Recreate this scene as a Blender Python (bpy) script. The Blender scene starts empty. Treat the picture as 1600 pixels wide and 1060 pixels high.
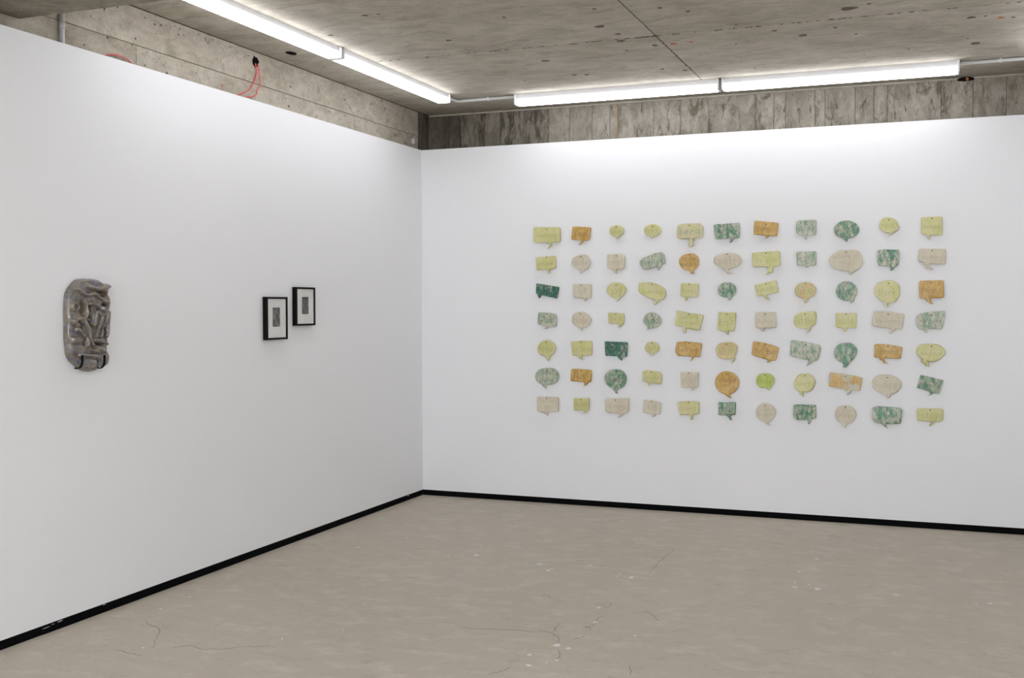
import bpy, bmesh, math, random
from mathutils import Vector, Matrix
from mathutils.geometry import delaunay_2d_cdt
random.seed(7)
SC = bpy.context.scene
COL = SC.collection

# ------------------------------------------------------------------ camera
cam_d = bpy.data.cameras.new('camera')
cam_d.sensor_fit = 'HORIZONTAL'
cam_d.sensor_width = 36.0
cam_d.lens = 1711.64 / 1600 * 36.0
cam_d.clip_start = 0.05
cam = bpy.data.objects.new('camera', cam_d)
COL.objects.link(cam)
YAW, PITCH, ROLL = 0.3706317, -0.0304357, -0.0021596
cy, sy, cp, sp = math.cos(YAW), math.sin(YAW), math.cos(PITCH), math.sin(PITCH)
fwd = Vector((-sy * cp, cy * cp, sp))
rgt = Vector((cy, sy, 0))
upv = rgt.cross(fwd)
r2 = rgt * math.cos(ROLL) + upv * math.sin(ROLL)
u2 = upv * math.cos(ROLL) - rgt * math.sin(ROLL)
m = Matrix((r2, u2, -fwd)).transposed().to_4x4()
m.translation = Vector((3.79756, -7.81337, 1.5))
cam.matrix_world = m
SC.camera = cam

# ------------------------------------------------------------------ world, exposure
w = bpy.data.worlds.new('World')
SC.world = w
w.use_nodes = True
w.node_tree.nodes['Background'].inputs[0].default_value = (0.89, 0.94, 1.0, 1)   # plain overcast daylight as fill, let in only by the added street windows
w.node_tree.nodes['Background'].inputs[1].default_value = 6.9
SC.view_settings.view_transform = 'Standard'
SC.view_settings.look = 'None'
SC.view_settings.gamma = 1.0
SC.view_settings.use_curve_mapping = False
SC.view_settings.exposure = 0.0
LAMP_POWER = 10.0            # radiance of every batten diffuser

# ------------------------------------------------------------------ room dimensions (metres)
WALL_TOP = 2.7242           # top of the white plasterboard
BASE = 0.0425               # height of the black skirting
CEIL = 3.035
CONC_L = -0.05              # face of the concrete behind the left partition
CONC_B = 0.23               # face of the concrete behind the back partition
ROOM_R = 4.85               # right hand partition
ROOM_F = -9.5              # front end of the room, behind the camera

# ------------------------------------------------------------------ helpers
def mesh_obj(name, verts, faces, mat, parent=None, smooth=False, loc=None):
    me = bpy.data.meshes.new(name)
    me.from_pydata(verts, [], faces)
    me.update()
    o = bpy.data.objects.new(name, me)
    COL.objects.link(o)
    if mat: me.materials.append(mat)
    if parent: o.parent = parent
    if loc is not None: o.location = loc
    if smooth:
        for p in me.polygons: p.use_smooth = True
    return o

def bm_obj(name, bm, mat, parent=None, smooth=False, loc=None):
    bmesh.ops.recalc_face_normals(bm, faces=bm.faces)
    me = bpy.data.meshes.new(name)
    bm.to_mesh(me); bm.free()
    o = bpy.data.objects.new(name, me)
    COL.objects.link(o)
    if mat: me.materials.append(mat)
    if parent: o.parent = parent
    if loc is not None: o.location = loc
    if smooth:
        for p in me.polygons: p.use_smooth = True
    return o

def add_box(bm, x0, x1, y0, y1, z0, z1, bev=0.0):
    vs = [bm.verts.new((x, y, z)) for x in (x0, x1) for y in (y0, y1) for z in (z0, z1)]
    q = [(0, 1, 3, 2), (4, 6, 7, 5), (0, 4, 5, 1), (2, 3, 7, 6), (0, 2, 6, 4), (1, 5, 7, 3)]
    fs = [bm.faces.new([vs[i] for i in f]) for f in q]
    if bev:
        es = list({e for f in fs for e in f.edges})
        bmesh.ops.bevel(bm, geom=es, offset=bev, segments=2, affect='EDGES', profile=0.5)

def box(name, x0, x1, y0, y1, z0, z1, mat, parent=None, bev=0.0):
    bm = bmesh.new(); add_box(bm, x0, x1, y0, y1, z0, z1, bev)
    return bm_obj(name, bm, mat, parent)

def add_tube(bm, pts, r, n=10, cap=True):
    pts = [Vector(p) for p in pts]
    rings = []
    for i, p in enumerate(pts):
        a = pts[max(0, i - 1)]; b = pts[min(len(pts) - 1, i + 1)]
        t = (b - a).normalized()
        ref = Vector((0, 0, 1)) if abs(t.z) < 0.9 else Vector((1, 0, 0))
        s = t.cross(ref).normalized(); u = s.cross(t)
        rings.append([bm.verts.new(p + (s * math.cos(k * 2 * math.pi / n) + u * math.sin(k * 2 * math.pi / n)) * r) for k in range(n)])
    for a, b in zip(rings, rings[1:]):
        for k in range(n):
            bm.faces.new((a[k], a[(k + 1) % n], b[(k + 1) % n], b[k]))
    if cap:
        bm.faces.new(rings[0]); bm.faces.new(rings[-1])

def catmull(pts, n=6, closed=False):
    out = []
    N = len(pts)
    segs = N if closed else N - 1
    g = (lambda i: pts[i % N]) if closed else (lambda i: pts[min(max(i, 0), N - 1)])
    for i in range(segs):
        p0, p1, p2, p3 = g(i - 1), g(i), g(i + 1), g(i + 2)
        for k in range(n):
            t = k / n
            out.append(tuple(0.5 * ((2 * b) + (c - a) * t + (2 * a - 5 * b + 4 * c - d) * t * t + (3 * b - a - 3 * c + d) * t ** 3)
                             for a, b, c, d in zip(p0, p1, p2, p3)))
    if not closed: out.append(tuple(pts[-1]))
    return out

def structure(o):
    o['kind'] = 'structure'
    return o

def tag(o, label, cat, group=None):
    o['label'] = label; o['category'] = cat
    if group: o['group'] = group
    return o

# ------------------------------------------------------------------ materials
class NT:
    def __init__(s, name):
        s.m = bpy.data.materials.new(name); s.m.use_nodes = True
        s.t = s.m.node_tree; s.n = s.t.nodes; s.b = s.n['Principled BSDF']
    def new(s, k, **kw):
        n = s.n.new(k)
        for a, v in kw.items(): setattr(n, a, v)
        return n
    def link(s, a, b): s.t.links.new(a, b)
    def coords(s, scale=(1, 1, 1), rand=False):
        tc = s.new('ShaderNodeTexCoord')
        mp = s.new('ShaderNodeMapping'); mp.inputs['Scale'].default_value = scale
        s.link(tc.outputs['Object'], mp.inputs['Vector'])
        if rand:
            oi = s.new('ShaderNodeObjectInfo')
            mu = s.new('ShaderNodeVectorMath', operation='SCALE')
            cb = s.new('ShaderNodeCombineXYZ')
            for i in range(3): s.link(oi.outputs['Random'], cb.inputs[i])
            s.link(cb.outputs[0], mu.inputs[0]); mu.inputs['Scale'].default_value = 37.0
            s.link(mu.outputs[0], mp.inputs['Location'])
        return mp.outputs[0]
    def noise(s, vec, scale, detail=4, rough=0.55, dist=0.0):
        n = s.new('ShaderNodeTexNoise'); n.inputs['Scale'].default_value = scale
        n.inputs['Detail'].default_value = detail; n.inputs['Roughness'].default_value = rough
        n.inputs['Distortion'].default_value = dist
        s.link(vec, n.inputs['Vector']); return n.outputs['Fac']
    def voro(s, vec, scale, feature='F1'):
        n = s.new('ShaderNodeTexVoronoi', feature=feature); n.inputs['Scale'].default_value = scale
        s.link(vec, n.inputs['Vector']); return n.outputs['Distance']
    def ramp(s, fac, stops):
        r = s.new('ShaderNodeValToRGB'); e = r.color_ramp.elements
        while len(e) < len(stops): e.new(0.5)
        for el, (p, c) in zip(e, stops):
            el.position = p; el.color = (c[0], c[1], c[2], 1) if not isinstance(c, (int, float)) else (c, c, c, 1)
        s.link(fac, r.inputs[0]); return r.outputs[0]
    def mix(s, fac, a, b, mode='MIX'):
        n = s.new('ShaderNodeMix', data_type='RGBA', blend_type=mode)
        for sock, v in ((n.inputs[0], fac), (n.inputs[6], a), (n.inputs[7], b)):
            if hasattr(v, 'default_value') or hasattr(v, 'is_linked'): s.link(v, sock)
            elif isinstance(v, (int, float)): sock.default_value = v
            else: sock.default_value = (v[0], v[1], v[2], 1)
        return n.outputs[2]
    def bump(s, h, strength, dist):
        n = s.new('ShaderNodeBump'); n.inputs['Strength'].default_value = strength; n.inputs['Distance'].default_value = dist
        s.link(h, n.inputs['Height']); s.link(n.outputs[0], s.b.inputs['Normal'])
    def color(s, v):
        if hasattr(v, 'is_linked'): s.link(v, s.b.inputs['Base Color'])
        else: s.b.inputs['Base Color'].default_value = (v[0], v[1], v[2], 1)
    def rough(s, v): s.b.inputs['Roughness'].default_value = v
    def spec(s, v): s.b.inputs['Specular IOR Level'].default_value = v

def plain(name, c, rough=0.5, metal=0.0, spec=0.5):
    t = NT(name); v = t.coords(); n = t.noise(v, 60)
    t.color(t.mix(t.ramp(n, [(0.3, 0.0), (0.7, 1.0)]), tuple(k * 0.94 for k in c), c))
    t.rough(rough); t.spec(spec); t.b.inputs['Metallic'].default_value = metal
    return t.m

def make_paint():
    t = NT('white_wall_paint'); v = t.coords()
    n = t.noise(v, 1.3, 3)
    t.color(t.mix(n, (0.850, 0.848, 0.860), (0.872, 0.869, 0.880)))
    t.rough(0.6); t.spec(0.25)
    t.bump(t.noise(v, 260, 2), 0.05, 0.001)
    return t.m

def make_concrete(name, c_lo, c_hi, stain, stretch=(1, 1, 1), pits=0.5, stain_amt=0.5, thr=0.56, rand=False, streak=None, mottle=0.35, mid=9.0):
    """cast concrete: cloudy tone, mid-size mottling, damp stains, dark run marks, blow holes"""
    t = NT(name)
    v = t.coords((1, 1, 1), rand); vs = t.coords(stretch, rand)
    a = t.noise(v, 1.8, 8, 0.62, 0.5)
    col = t.mix(t.ramp(a, [(0.34, 0.0), (0.66, 1.0)]), c_lo, c_hi)
    m = t.noise(vs, mid, 9, 0.7, 0.9)
    k = 1.0 - mottle
    col = t.mix(t.ramp(m, [(0.36, 0.0), (0.60, 1.0)]), t.mix(1.0, col, (k, k * 0.985, k * 0.95), 'MULTIPLY'), col)
    pale = t.noise(vs, mid * 0.6, 6, 0.65, 1.2)
    col = t.mix(t.ramp(pale, [(0.58, 0.0), (0.72, 0.45)]), col, tuple(min(0.7, q * 1.25) for q in c_hi))
    s = t.noise(vs, 7, 10, 0.68, 0.6)
    msk = t.ramp(s, [(thr, 0.0), (thr + 0.10, 1.0)])
    big = t.ramp(t.noise(vs, 2.4, 4), [(0.40, 0.0), (0.58, 1.0)])
    amt = t.mix(1.0, msk, big, 'MULTIPLY')
    amt = t.mix(1.0, amt, (stain_amt,) * 3, 'MULTIPLY')
    col = t.mix(amt, col, stain)
    if streak:
        sv = t.coords(streak[0], rand)
        q = t.noise(sv, streak[1], 8, 0.72, 0.7)
        g = t.ramp(t.noise(sv, streak[1] * 0.25, 3), [(0.42, 0.0), (0.6, 1.0)])
        col = t.mix(t.mix(1.0, t.ramp(q, [(streak[2], 0.0), (streak[2] + 0.07, streak[3])]), g, 'MULTIPLY'), col, (0.075, 0.066, 0.05))
    fine = t.noise(v, 60, 6, 0.75)
    col = t.mix(t.ramp(fine, [(0.32, 0.0), (0.68, 1.0)]), t.mix(1.0, col, (0.82, 0.815, 0.80), 'MULTIPLY'), col)
    vo = t.voro(v, 19)
    gate = t.ramp(t.noise(v, 5, 3), [(0.5, 0.0), (0.6, 1.0)])
    pit = t.mix(1.0, t.ramp(vo, [(0.06, 1.0), (0.10, 0.0)]), gate, 'MULTIPLY')
    pit = t.mix(1.0, pit, (pits,) * 3, 'MULTIPLY')
    col = t.mix(pit, col, (0.09, 0.082, 0.065))
    t.color(col); t.rough(0.85); t.spec(0.2)
    hh = t.mix(0.5, fine, m); hh = t.mix(pit, hh, (0, 0, 0))
    t.bump(hh, 0.45, 0.004)
    return t.m

def make_floor():
    t = NT('worn_concrete_floor'); v = t.coords(); vs = t.coords((0.85, 1.15, 1))
    a = t.noise(v, 0.55, 5, 0.55, 0.3)
    col = t.mix(t.ramp(a, [(0.32, 0.0), (0.68, 1.0)]), (0.445, 0.390, 0.309), (0.509, 0.452, 0.369))
    b = t.noise(vs, 6.5, 9, 0.72, 0.15)
    col = t.mix(t.ramp(b, [(0.50, 0.0), (0.66, 0.7)]), col, (0.594, 0.535, 0.441))
    d = t.noise(vs, 8.0, 9, 0.74, 0.2)
    col = t.mix(t.ramp(d, [(0.54, 0.0), (0.70, 0.6)]), col, (0.339, 0.295, 0.228))
    f = t.noise(v, 70, 5, 0.7)
    col = t.mix(t.ramp(f, [(0.3, 0.0), (0.7, 1.0)]), t.mix(1.0, col, (0.92, 0.92, 0.92), 'MULTIPLY'), col)
    vo = t.voro(v, 5.5)
    fl = t.mix(1.0, t.ramp(vo, [(0.022, 1.0), (0.032, 0.0)]), t.ramp(t.noise(v, 1.7, 2), [(0.5, 0.0), (0.62, 0.7)]), 'MULTIPLY')
    col = t.mix(fl, col, (0.62, 0.60, 0.56))
    t.color(col); t.spec(0.35)
    t.link(t.ramp(a, [(0.3, 0.48), (0.7, 0.62)]), t.b.inputs['Roughness'])
    t.bump(t.mix(0.5, f, b), 0.08, 0.003)
    return t.m

def make_glaze(name, base, patch, dark, lo, hi, stretch=(1, 1, 0.45), scale=26, dark_thr=0.62, rough=0.32):
    """glazed clay: a base colour, a second glaze pooling in irregular runs, dark specks"""
    t = NT(name); v = t.coords((1, 1, 1), True); vs = t.coords(stretch, True)
    a = t.noise(vs, scale, 6, 0.62, 0.5)
    col = t.mix(t.ramp(a, [(lo, 0.0), (hi, 1.0)]), base, patch)
    b = t.noise(vs, scale * 2.6, 5, 0.65, 0.6)
    col = t.mix(t.ramp(b, [(dark_thr, 0.0), (dark_thr + 0.1, 0.8)]), col, dark)
    f = t.noise(v, 90, 3)
    col = t.mix(t.ramp(f, [(0.3, 0.0), (0.7, 1.0)]), t.mix(1.0, col, (0.93, 0.93, 0.92), 'MULTIPLY'), col)
    t.color(col); t.rough(rough); t.spec(0.4)
    t.bump(t.mix(0.5, a, f), 0.25, 0.002)
    return t.m

PAINT = make_paint()
CONC_LEFT = make_concrete('board_marked_concrete_left', (0.51, 0.455, 0.375), (0.62, 0.565, 0.48), (0.30, 0.26, 0.195), (1, 0.7, 1.3), 0.8, 0.55, 0.53, True, ((1, 2.0, 1.0), 15, 0.60, 0.55), 0.26)
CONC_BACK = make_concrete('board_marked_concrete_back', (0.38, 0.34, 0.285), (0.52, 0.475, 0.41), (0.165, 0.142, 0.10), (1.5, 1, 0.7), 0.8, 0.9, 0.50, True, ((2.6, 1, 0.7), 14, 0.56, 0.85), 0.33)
CONC_DAMP_SHADE = make_concrete('damp_streaked_shaded_concrete', (0.15, 0.132, 0.105), (0.26, 0.232, 0.19), (0.07, 0.062, 0.047), (1.8, 1.8, 0.6), 0.8, 0.9, 0.47, True, ((2.8, 2.8, 0.7), 13, 0.50, 0.9), 0.4)  # corner panels: damp staining plus the corner's shade, both in the dark tone
CONC_STAIN_SHADE = make_concrete('stained_streaked_shaded_concrete', (0.27, 0.24, 0.195), (0.40, 0.36, 0.30), (0.10, 0.088, 0.066), (1.8, 1, 0.6), 0.8, 0.9, 0.48, True, ((2.8, 1, 0.7), 13, 0.52, 0.9), 0.38)  # lighter step outwards: streak stains and fading corner shade painted together
CONC_CEIL = make_concrete('shuttered_concrete_ceiling', (0.505, 0.46, 0.385), (0.61, 0.565, 0.485), (0.35, 0.31, 0.245), (0.7, 1.3, 1), 0.6, 0.6, 0.52, True, ((0.8, 2.2, 1), 13, 0.63, 0.6), 0.24, 6.0)
CONC_BEAM = make_concrete('rough_concrete_beam', (0.26, 0.235, 0.185), (0.35, 0.32, 0.255), (0.17, 0.15, 0.115), (1, 1, 1), 0.4, 0.6, 0.50, False, ((1, 1.5, 1), 12, 0.58, 0.6), 0.35)
JOINT = plain('dark_joint_mortar', (0.085, 0.075, 0.058), 0.9)
JOINT_L = plain('grey_joint_mortar', (0.22, 0.19, 0.15), 0.9)
RUST = plain('rust_streak', (0.33, 0.22, 0.10), 0.9)
PITMAT = plain('dark_surface_pit', (0.12, 0.10, 0.075), 0.9)
ORANGE = plain('orange_marker_paint', (0.55, 0.13, 0.05), 0.7)
FLOOR = make_floor()
BLACK = plain('black_skirting_paint', (0.004, 0.004, 0.0045), 0.8, spec=0.04)
CHIP = plain('scuffed_white_undercoat', (0.5, 0.5, 0.5), 0.7)
FLECK_M = plain('dried_white_paint', (0.72, 0.71, 0.68), 0.6)
CRACK_M = plain('floor_crack_dark', (0.22, 0.195, 0.16), 0.9)
HOUSING = plain('white_powder_coated_steel', (0.66, 0.66, 0.67), 0.45)
ENDCAP = plain('white_plastic_end_cap', (0.86, 0.85, 0.86), 0.45)
CONDUIT = plain('pale_grey_conduit', (0.86, 0.86, 0.87), 0.4)
FRAME_W = plain('white_window_frame', (0.7, 0.7, 0.7), 0.5)
PIPE = plain('grey_steel_pipe', (0.56, 0.54, 0.55), 0.3, 0.15)
WIRE = plain('red_cable_sheath', (0.80, 0.13, 0.14), 0.45)
HOLE = plain('unlit_hole', (0.008, 0.008, 0.008), 0.95, spec=0.05)
BLACKWOOD = plain('black_lacquered_wood', (0.005, 0.0047, 0.0047), 0.5, spec=0.10)
MATBOARD = plain('white_mount_board', (0.87, 0.86, 0.835), 0.8)
BRACKET = plain('black_steel_bracket', (0.006, 0.005, 0.005), 0.6, spec=0.1)
NAIL = plain('dark_nail_head', (0.05, 0.045, 0.04), 0.5, 0.5)

def make_lamp():
    t = NT('opal_lamp_diffuser')
    t.color((0.9, 0.9, 0.9))
    t.b.inputs['Emission Color'].default_value = (0.912, 0.935, 1.0, 1)
    t.b.inputs['Emission Strength'].default_value = LAMP_POWER
    return t.m
LAMP = make_lamp()

def make_glass():
    t = NT('picture_glass')
    t.n.remove(t.b)
    out = t.n['Material Output']
    tr = t.new('ShaderNodeBsdfTransparent'); tr.inputs[0].default_value = (0.995, 0.996, 0.995, 1)
    gl = t.new('ShaderNodeBsdfGlossy'); gl.inputs['Roughness'].default_value = 0.02
    lw = t.new('ShaderNodeLayerWeight'); lw.inputs['Blend'].default_value = 0.5
    fr = t.new('ShaderNodeValToRGB'); e = fr.color_ramp.elements      # Fresnel curve of one glass face
    e[0].position = 0.0; e[0].color = (0.025, 0.025, 0.025, 1); e[1].position = 1.0; e[1].color = (0.9, 0.9, 0.9, 1)
    k = e.new(0.6); k.color = (0.045, 0.045, 0.045, 1)
    t.link(lw.outputs['Facing'], fr.inputs[0])
    mx = t.new('ShaderNodeMixShader')
    t.link(fr.outputs[0], mx.inputs[0]); t.link(tr.outputs[0], mx.inputs[1]); t.link(gl.outputs[0], mx.inputs[2])
    t.link(mx.outputs[0], out.inputs['Surface'])
    return t.m
GLASS = make_glass()

def make_print(name, lo, hi, thr):
    t = NT(name); v = t.coords((1, 1, 1))
    n = t.noise(v, 95, 8, 0.75, 1.5); b = t.noise(v, 26, 3, 0.5)
    k = t.mix(0.45, n, b)
    t.color(t.ramp(k, [(thr - 0.1, lo), (thr + 0.02, (lo + hi) * 0.42), (thr + 0.14, hi)]))
    t.rough(0.5)
    return t.m
PRINTS = [make_print('mottled_black_and_white_print', 0.010, 0.36, 0.50), make_print('soft_grey_print', 0.025, 0.20, 0.5)]

def make_stoneware():
    t = NT('speckled_stoneware_glaze'); v = t.coords()
    a = t.noise(v, 14, 6, 0.65, 0.6)
    col = t.mix(t.ramp(a, [(0.35, 0.0), (0.65, 1.0)]), (0.115, 0.10, 0.082), (0.25, 0.222, 0.188))
    b = t.noise(v, 34, 5, 0.7, 0.8)
    col = t.mix(t.ramp(b, [(0.53, 0.0), (0.62, 0.62)]), col, (0.05, 0.075, 0.20))
    v2 = t.coords((1, 1, 1)); 
    mp = t.new('ShaderNodeVectorMath', operation='ADD'); t.link(v2, mp.inputs[0]); mp.inputs[1].default_value = (3.1, 1.7, 5.3)
    c = t.noise(mp.outputs[0], 38, 5, 0.7, 0.8)
    col = t.mix(t.ramp(c, [(0.55, 0.0), (0.63, 0.6)]), col, (0.29, 0.17, 0.05))
    d = t.noise(mp.outputs[0], 80, 3, 0.6)
    col = t.mix(t.ramp(d, [(0.6, 0.0), (0.72, 0.6)]), col, (0.42, 0.40, 0.37))
    t.color(col); t.rough(0.22); t.spec(0.55)
    t.b.inputs['Coat Weight'].default_value = 0.5; t.b.inputs['Coat Roughness'].default_value = 0.12
    t.bump(t.mix(0.5, a, d), 0.25, 0.003)
    return t.m
STONEWARE = make_stoneware()

GLAZE = {
 'lime':   make_glaze('pale_lime_glaze', (0.67, 0.615, 0.33), (0.585, 0.585, 0.215), (0.43, 0.45, 0.13), 0.42, 0.64, dark_thr=0.66),
 'bright': make_glaze('bright_lime_glaze', (0.56, 0.60, 0.16), (0.42, 0.51, 0.08), (0.30, 0.39, 0.05), 0.42, 0.62, dark_thr=0.64),
 'cream':  make_glaze('bare_cream_clay', (0.70, 0.635, 0.50), (0.64, 0.565, 0.43), (0.50, 0.46, 0.34), 0.40, 0.64, dark_thr=0.69, rough=0.5),
 'cream_green': make_glaze('cream_clay_with_lime_wash', (0.69, 0.60, 0.42), (0.62, 0.60, 0.31), (0.50, 0.46, 0.30), 0.42, 0.60, dark_thr=0.70, rough=0.45),
 'ochre':  make_glaze('ochre_glaze', (0.63, 0.415, 0.135), (0.52, 0.31, 0.065), (0.30, 0.165, 0.03), 0.42, 0.60, dark_thr=0.58, scale=34),
 'amber':  make_glaze('amber_and_lime_glaze', (0.66, 0.45, 0.22), (0.60, 0.565, 0.27), (0.44, 0.33, 0.11), 0.44, 0.58, dark_thr=0.66),
 'green':  make_glaze('mottled_green_glaze', (0.56, 0.53, 0.41), (0.115, 0.285, 0.18), (0.025, 0.11, 0.07), 0.41, 0.57, dark_thr=0.54, scale=46),
 'pale':   make_glaze('thin_green_glaze_on_clay', (0.60, 0.565, 0.45), (0.20, 0.36, 0.24), (0.04, 0.15, 0.095), 0.44, 0.66, dark_thr=0.56, scale=48),
 'dark':   make_glaze('dense_green_glaze', (0.50, 0.46, 0.36), (0.05, 0.185, 0.12), (0.010, 0.06, 0.045), 0.34, 0.50, dark_thr=0.50, scale=46),
 'patch':  make_glaze('cream_orange_green_glaze', (0.57, 0.54, 0.43), (0.66, 0.43, 0.15), (0.18, 0.32, 0.25), 0.46, 0.54, stretch=(1, 1, 0.8), scale=17, dark_thr=0.60),
}
INK = {
 'lime': plain('olive_incised_line', (0.33, 0.34, 0.10), 0.5), 'bright': plain('leaf_green_incised_line', (0.22, 0.30, 0.05), 0.5),
 'cream': plain('taupe_incised_line', (0.44, 0.395, 0.29), 0.6), 'cream_green': plain('green_brushed_line', (0.10, 0.27, 0.14), 0.5),
 'ochre': plain('brown_incised_line', (0.16, 0.085, 0.018), 0.5), 'amber': plain('soft_green_incised_line', (0.33, 0.36, 0.12), 0.5),
 'green': plain('deep_green_incised_line', (0.02, 0.10, 0.065), 0.5), 'pale': plain('dull_green_incised_line', (0.05, 0.15, 0.10), 0.5),
 'dark': plain('blackish_green_incised_line', (0.012, 0.055, 0.045), 0.5), 'patch': plain('rust_incised_line', (0.36, 0.17, 0.04), 0.5),
}

RIM = {k: plain(k + '_glaze_rim', c, 0.5) for k, c in {  # sides darker than faces: clay edge colour plus some edge shading mixed in
 'lime': (0.44, 0.40, 0.17), 'bright': (0.34, 0.38, 0.08), 'cream': (0.46, 0.40, 0.29), 'cream_green': (0.48, 0.40, 0.25), 'ochre': (0.36, 0.20, 0.05), 'amber': (0.48, 0.31, 0.13),
 'green': (0.13, 0.19, 0.13), 'pale': (0.20, 0.25, 0.18), 'dark': (0.07, 0.12, 0.085), 'patch': (0.27, 0.28, 0.20)}.items()}

# ---- measured positions (metres / millimetres in the wall planes)
SC_OUT= [(-115, 151), (-97, 179), (-61, 210), (-27, 221), (19, 223), (69, 220), (100, 210), (119, 203), (154, 201), (152, 187), (144, 174), (141, 148), (154, 127), (155, 95), (146, 63), (149, 42), (144, -1), (136, -27), (136, -64), (131, -96), (131, -127), (142, -149), (141, -175), (133, -191), (105, -203), (73, -201), (48, -218), (10, -222), (-20, -215), (-44, -203), (-74, -181), (-98, -162), (-115, -133), (-120, -98), (-125, -57), (-124, 4), (-124, 55), (-122, 115)]
SC_RIDGE= [[(-108, 166), (-137, 100), (-132, 14), (-127, -62)], [(-96, 110), (-75, 90), (-93, 72), (-113, 92), (-96, 110)], [(-3, 188), (40, 175), (91, 176), (136, 190)], [(39, 147), (90, 121), (127, 105)], [(46, 100), (89, 79), (115, 63), (103, 21), (72, -52)], [(45, 64), (78, 42), (58, -10), (36, -51)], [(-12, 103), (39, 100)], [(-33, 110), (-20, 64), (-34, 38)], [(-55, 34), (-14, -8), (-1, -60), (20, -92), (93, -126)], [(1, 28), (29, 1), (38, 53)], [(-77, -17), (-29, -59), (-9, -101), (49, -129)], [(50, -72), (108, -90)], [(-59, -138), (63, -153)], [(-38, -172), (19, -180)], [(126, 63), (117, 0), (109, -53)], [(-81, 176), (-25, 146), (32, 152)], [(-111, 24), (-84, 3)], [(-113, -67), (-71, -68)]]
SC_HOLE= [(89, 150, 31, 11), (-45, 90, 12, 28), (2, 82, 11, 15), (6, 17, 10, 23), (67, 84, 12, 15), (-51, 8, 13, 23), (-34, -69, 10, 21), (62, -91, 33, 8), (92, -21, 8, 31), (18, -107, 29, 8), (110, 100, 18, 7)]
SC_CLIP= [[(-76, -139), (-77, -165), (-84, -185), (-109, -196), (-123, -190)], [(71, -145), (70, -172), (66, -192), (44, -199), (33, -196)]]
BJ= [0.0692, 0.2377, 0.4423, 0.5732, 0.7722, 0.9785, 1.1502, 1.3296, 1.4712, 1.5313, 1.8079, 2.011, 2.2152, 2.558, 2.6895, 2.7703, 2.9742, 3.0442, 3.2473, 3.3707, 3.4591, 3.8057, 4.0066, 4.2115]
FLECK= [(1.0724, -1.8681, 4), (1.2275, -1.7916, 7), (1.6575, -1.873, 7), (1.7624, -1.9491, 4), (1.7569, -1.9996, 5), (1.9443, -1.798, 5), (2.1518, -1.9912, 4), (2.1566, -1.943, 3), (2.2387, -1.9888, 7), (2.266, -1.8703, 3), (2.3269, -1.8941, 2.5), (2.2408, -2.6311, 6), (2.3024, -2.878, 5), (2.2436, -3.2766, 7), (2.3079, -3.3004, 5), (2.1763, -3.4444, 5), (2.2203, -3.5709, 6), (2.3087, -3.4667, 4), (2.282, -3.5212, 2), (2.5293, -3.0175, 3), (3.1443, -1.1739, 5), (3.0822, -1.5299, 4), (3.0898, -1.771, 3), (3.1668, -1.8, 4), (3.1028, -1.8814, 5), (3.218, -1.88, 6), (3.1357, -0.5694, 4), (3.4558, -0.6497, 3), (3.6096, -1.8547, 5), (3.9892, -1.9053, 3), (4.0524, -1.8687, 6), (3.2319, -1.8886, 3), (0.4573, -1.8587, 5), (0.1858, -1.8636, 3), (1.242, -3.4125, 2.5), (0.5587, -3.9567, 3), (0.1698, -2.8024, 3), (0.2085, -3.1845, 3), (0.2164, -3.4241, 2.5), (1.1329, -3.0018, 2), (2.7649, -2.5879, 2), (0.6093, -1.5009, 4), (1.0547, -3.6296, 3)]
CRACK= [[(2.0933, -3.1101), (2.1379, -3.1037), (2.1895, -3.1364), (2.2213, -3.1756), (2.2347, -3.2506)], [(2.2681, -2.9901), (2.2929, -2.9698), (2.3191, -3.0243)], [(2.2929, -2.9698), (2.3004, -2.9232), (2.2956, -2.824), (2.2942, -2.755)], [(2.2889, -3.16), (2.3154, -3.1296), (2.3121, -3.1001)], [(2.2689, -3.3247), (2.305, -3.4137), (2.3083, -3.4488)], [(2.1681, -3.0922), (2.1513, -3.0345), (2.1477, -2.9591)], [(1.8965, -2.5177), (1.9274, -2.5059), (1.9664, -2.5574)], [(2.4716, -2.6044), (2.5172, -2.6586), (2.5771, -2.7624)], [(2.4538, -2.6352), (2.4858, -2.635)], [(2.243, -2.6055), (2.2821, -2.603), (2.2774, -2.5296)], [(2.2925, -1.8446), (2.3044, -1.744), (2.2917, -1.5995), (2.2958, -1.4239), (2.2959, -1.203)], [(1.7423, -3.19), (1.9168, -3.1452), (2.0933, -3.1101)], [(2.1013, -3.7435), (2.1447, -3.6768), (2.1613, -3.6108)], [(0.2823, -3.6117), (0.3264, -3.6513), (0.432, -3.699), (0.5024, -3.7988), (0.5948, -3.9333)], [(0.4678, -4.0295), (0.5384, -4.0309), (0.6308, -4.0513)], [(0.6739, -3.9031), (0.7473, -3.8655), (0.8543, -3.8728), (0.9639, -3.7928), (1.0589, -3.7372)], [(2.6477, -3.5352), (2.6192, -3.419)]]
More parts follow.
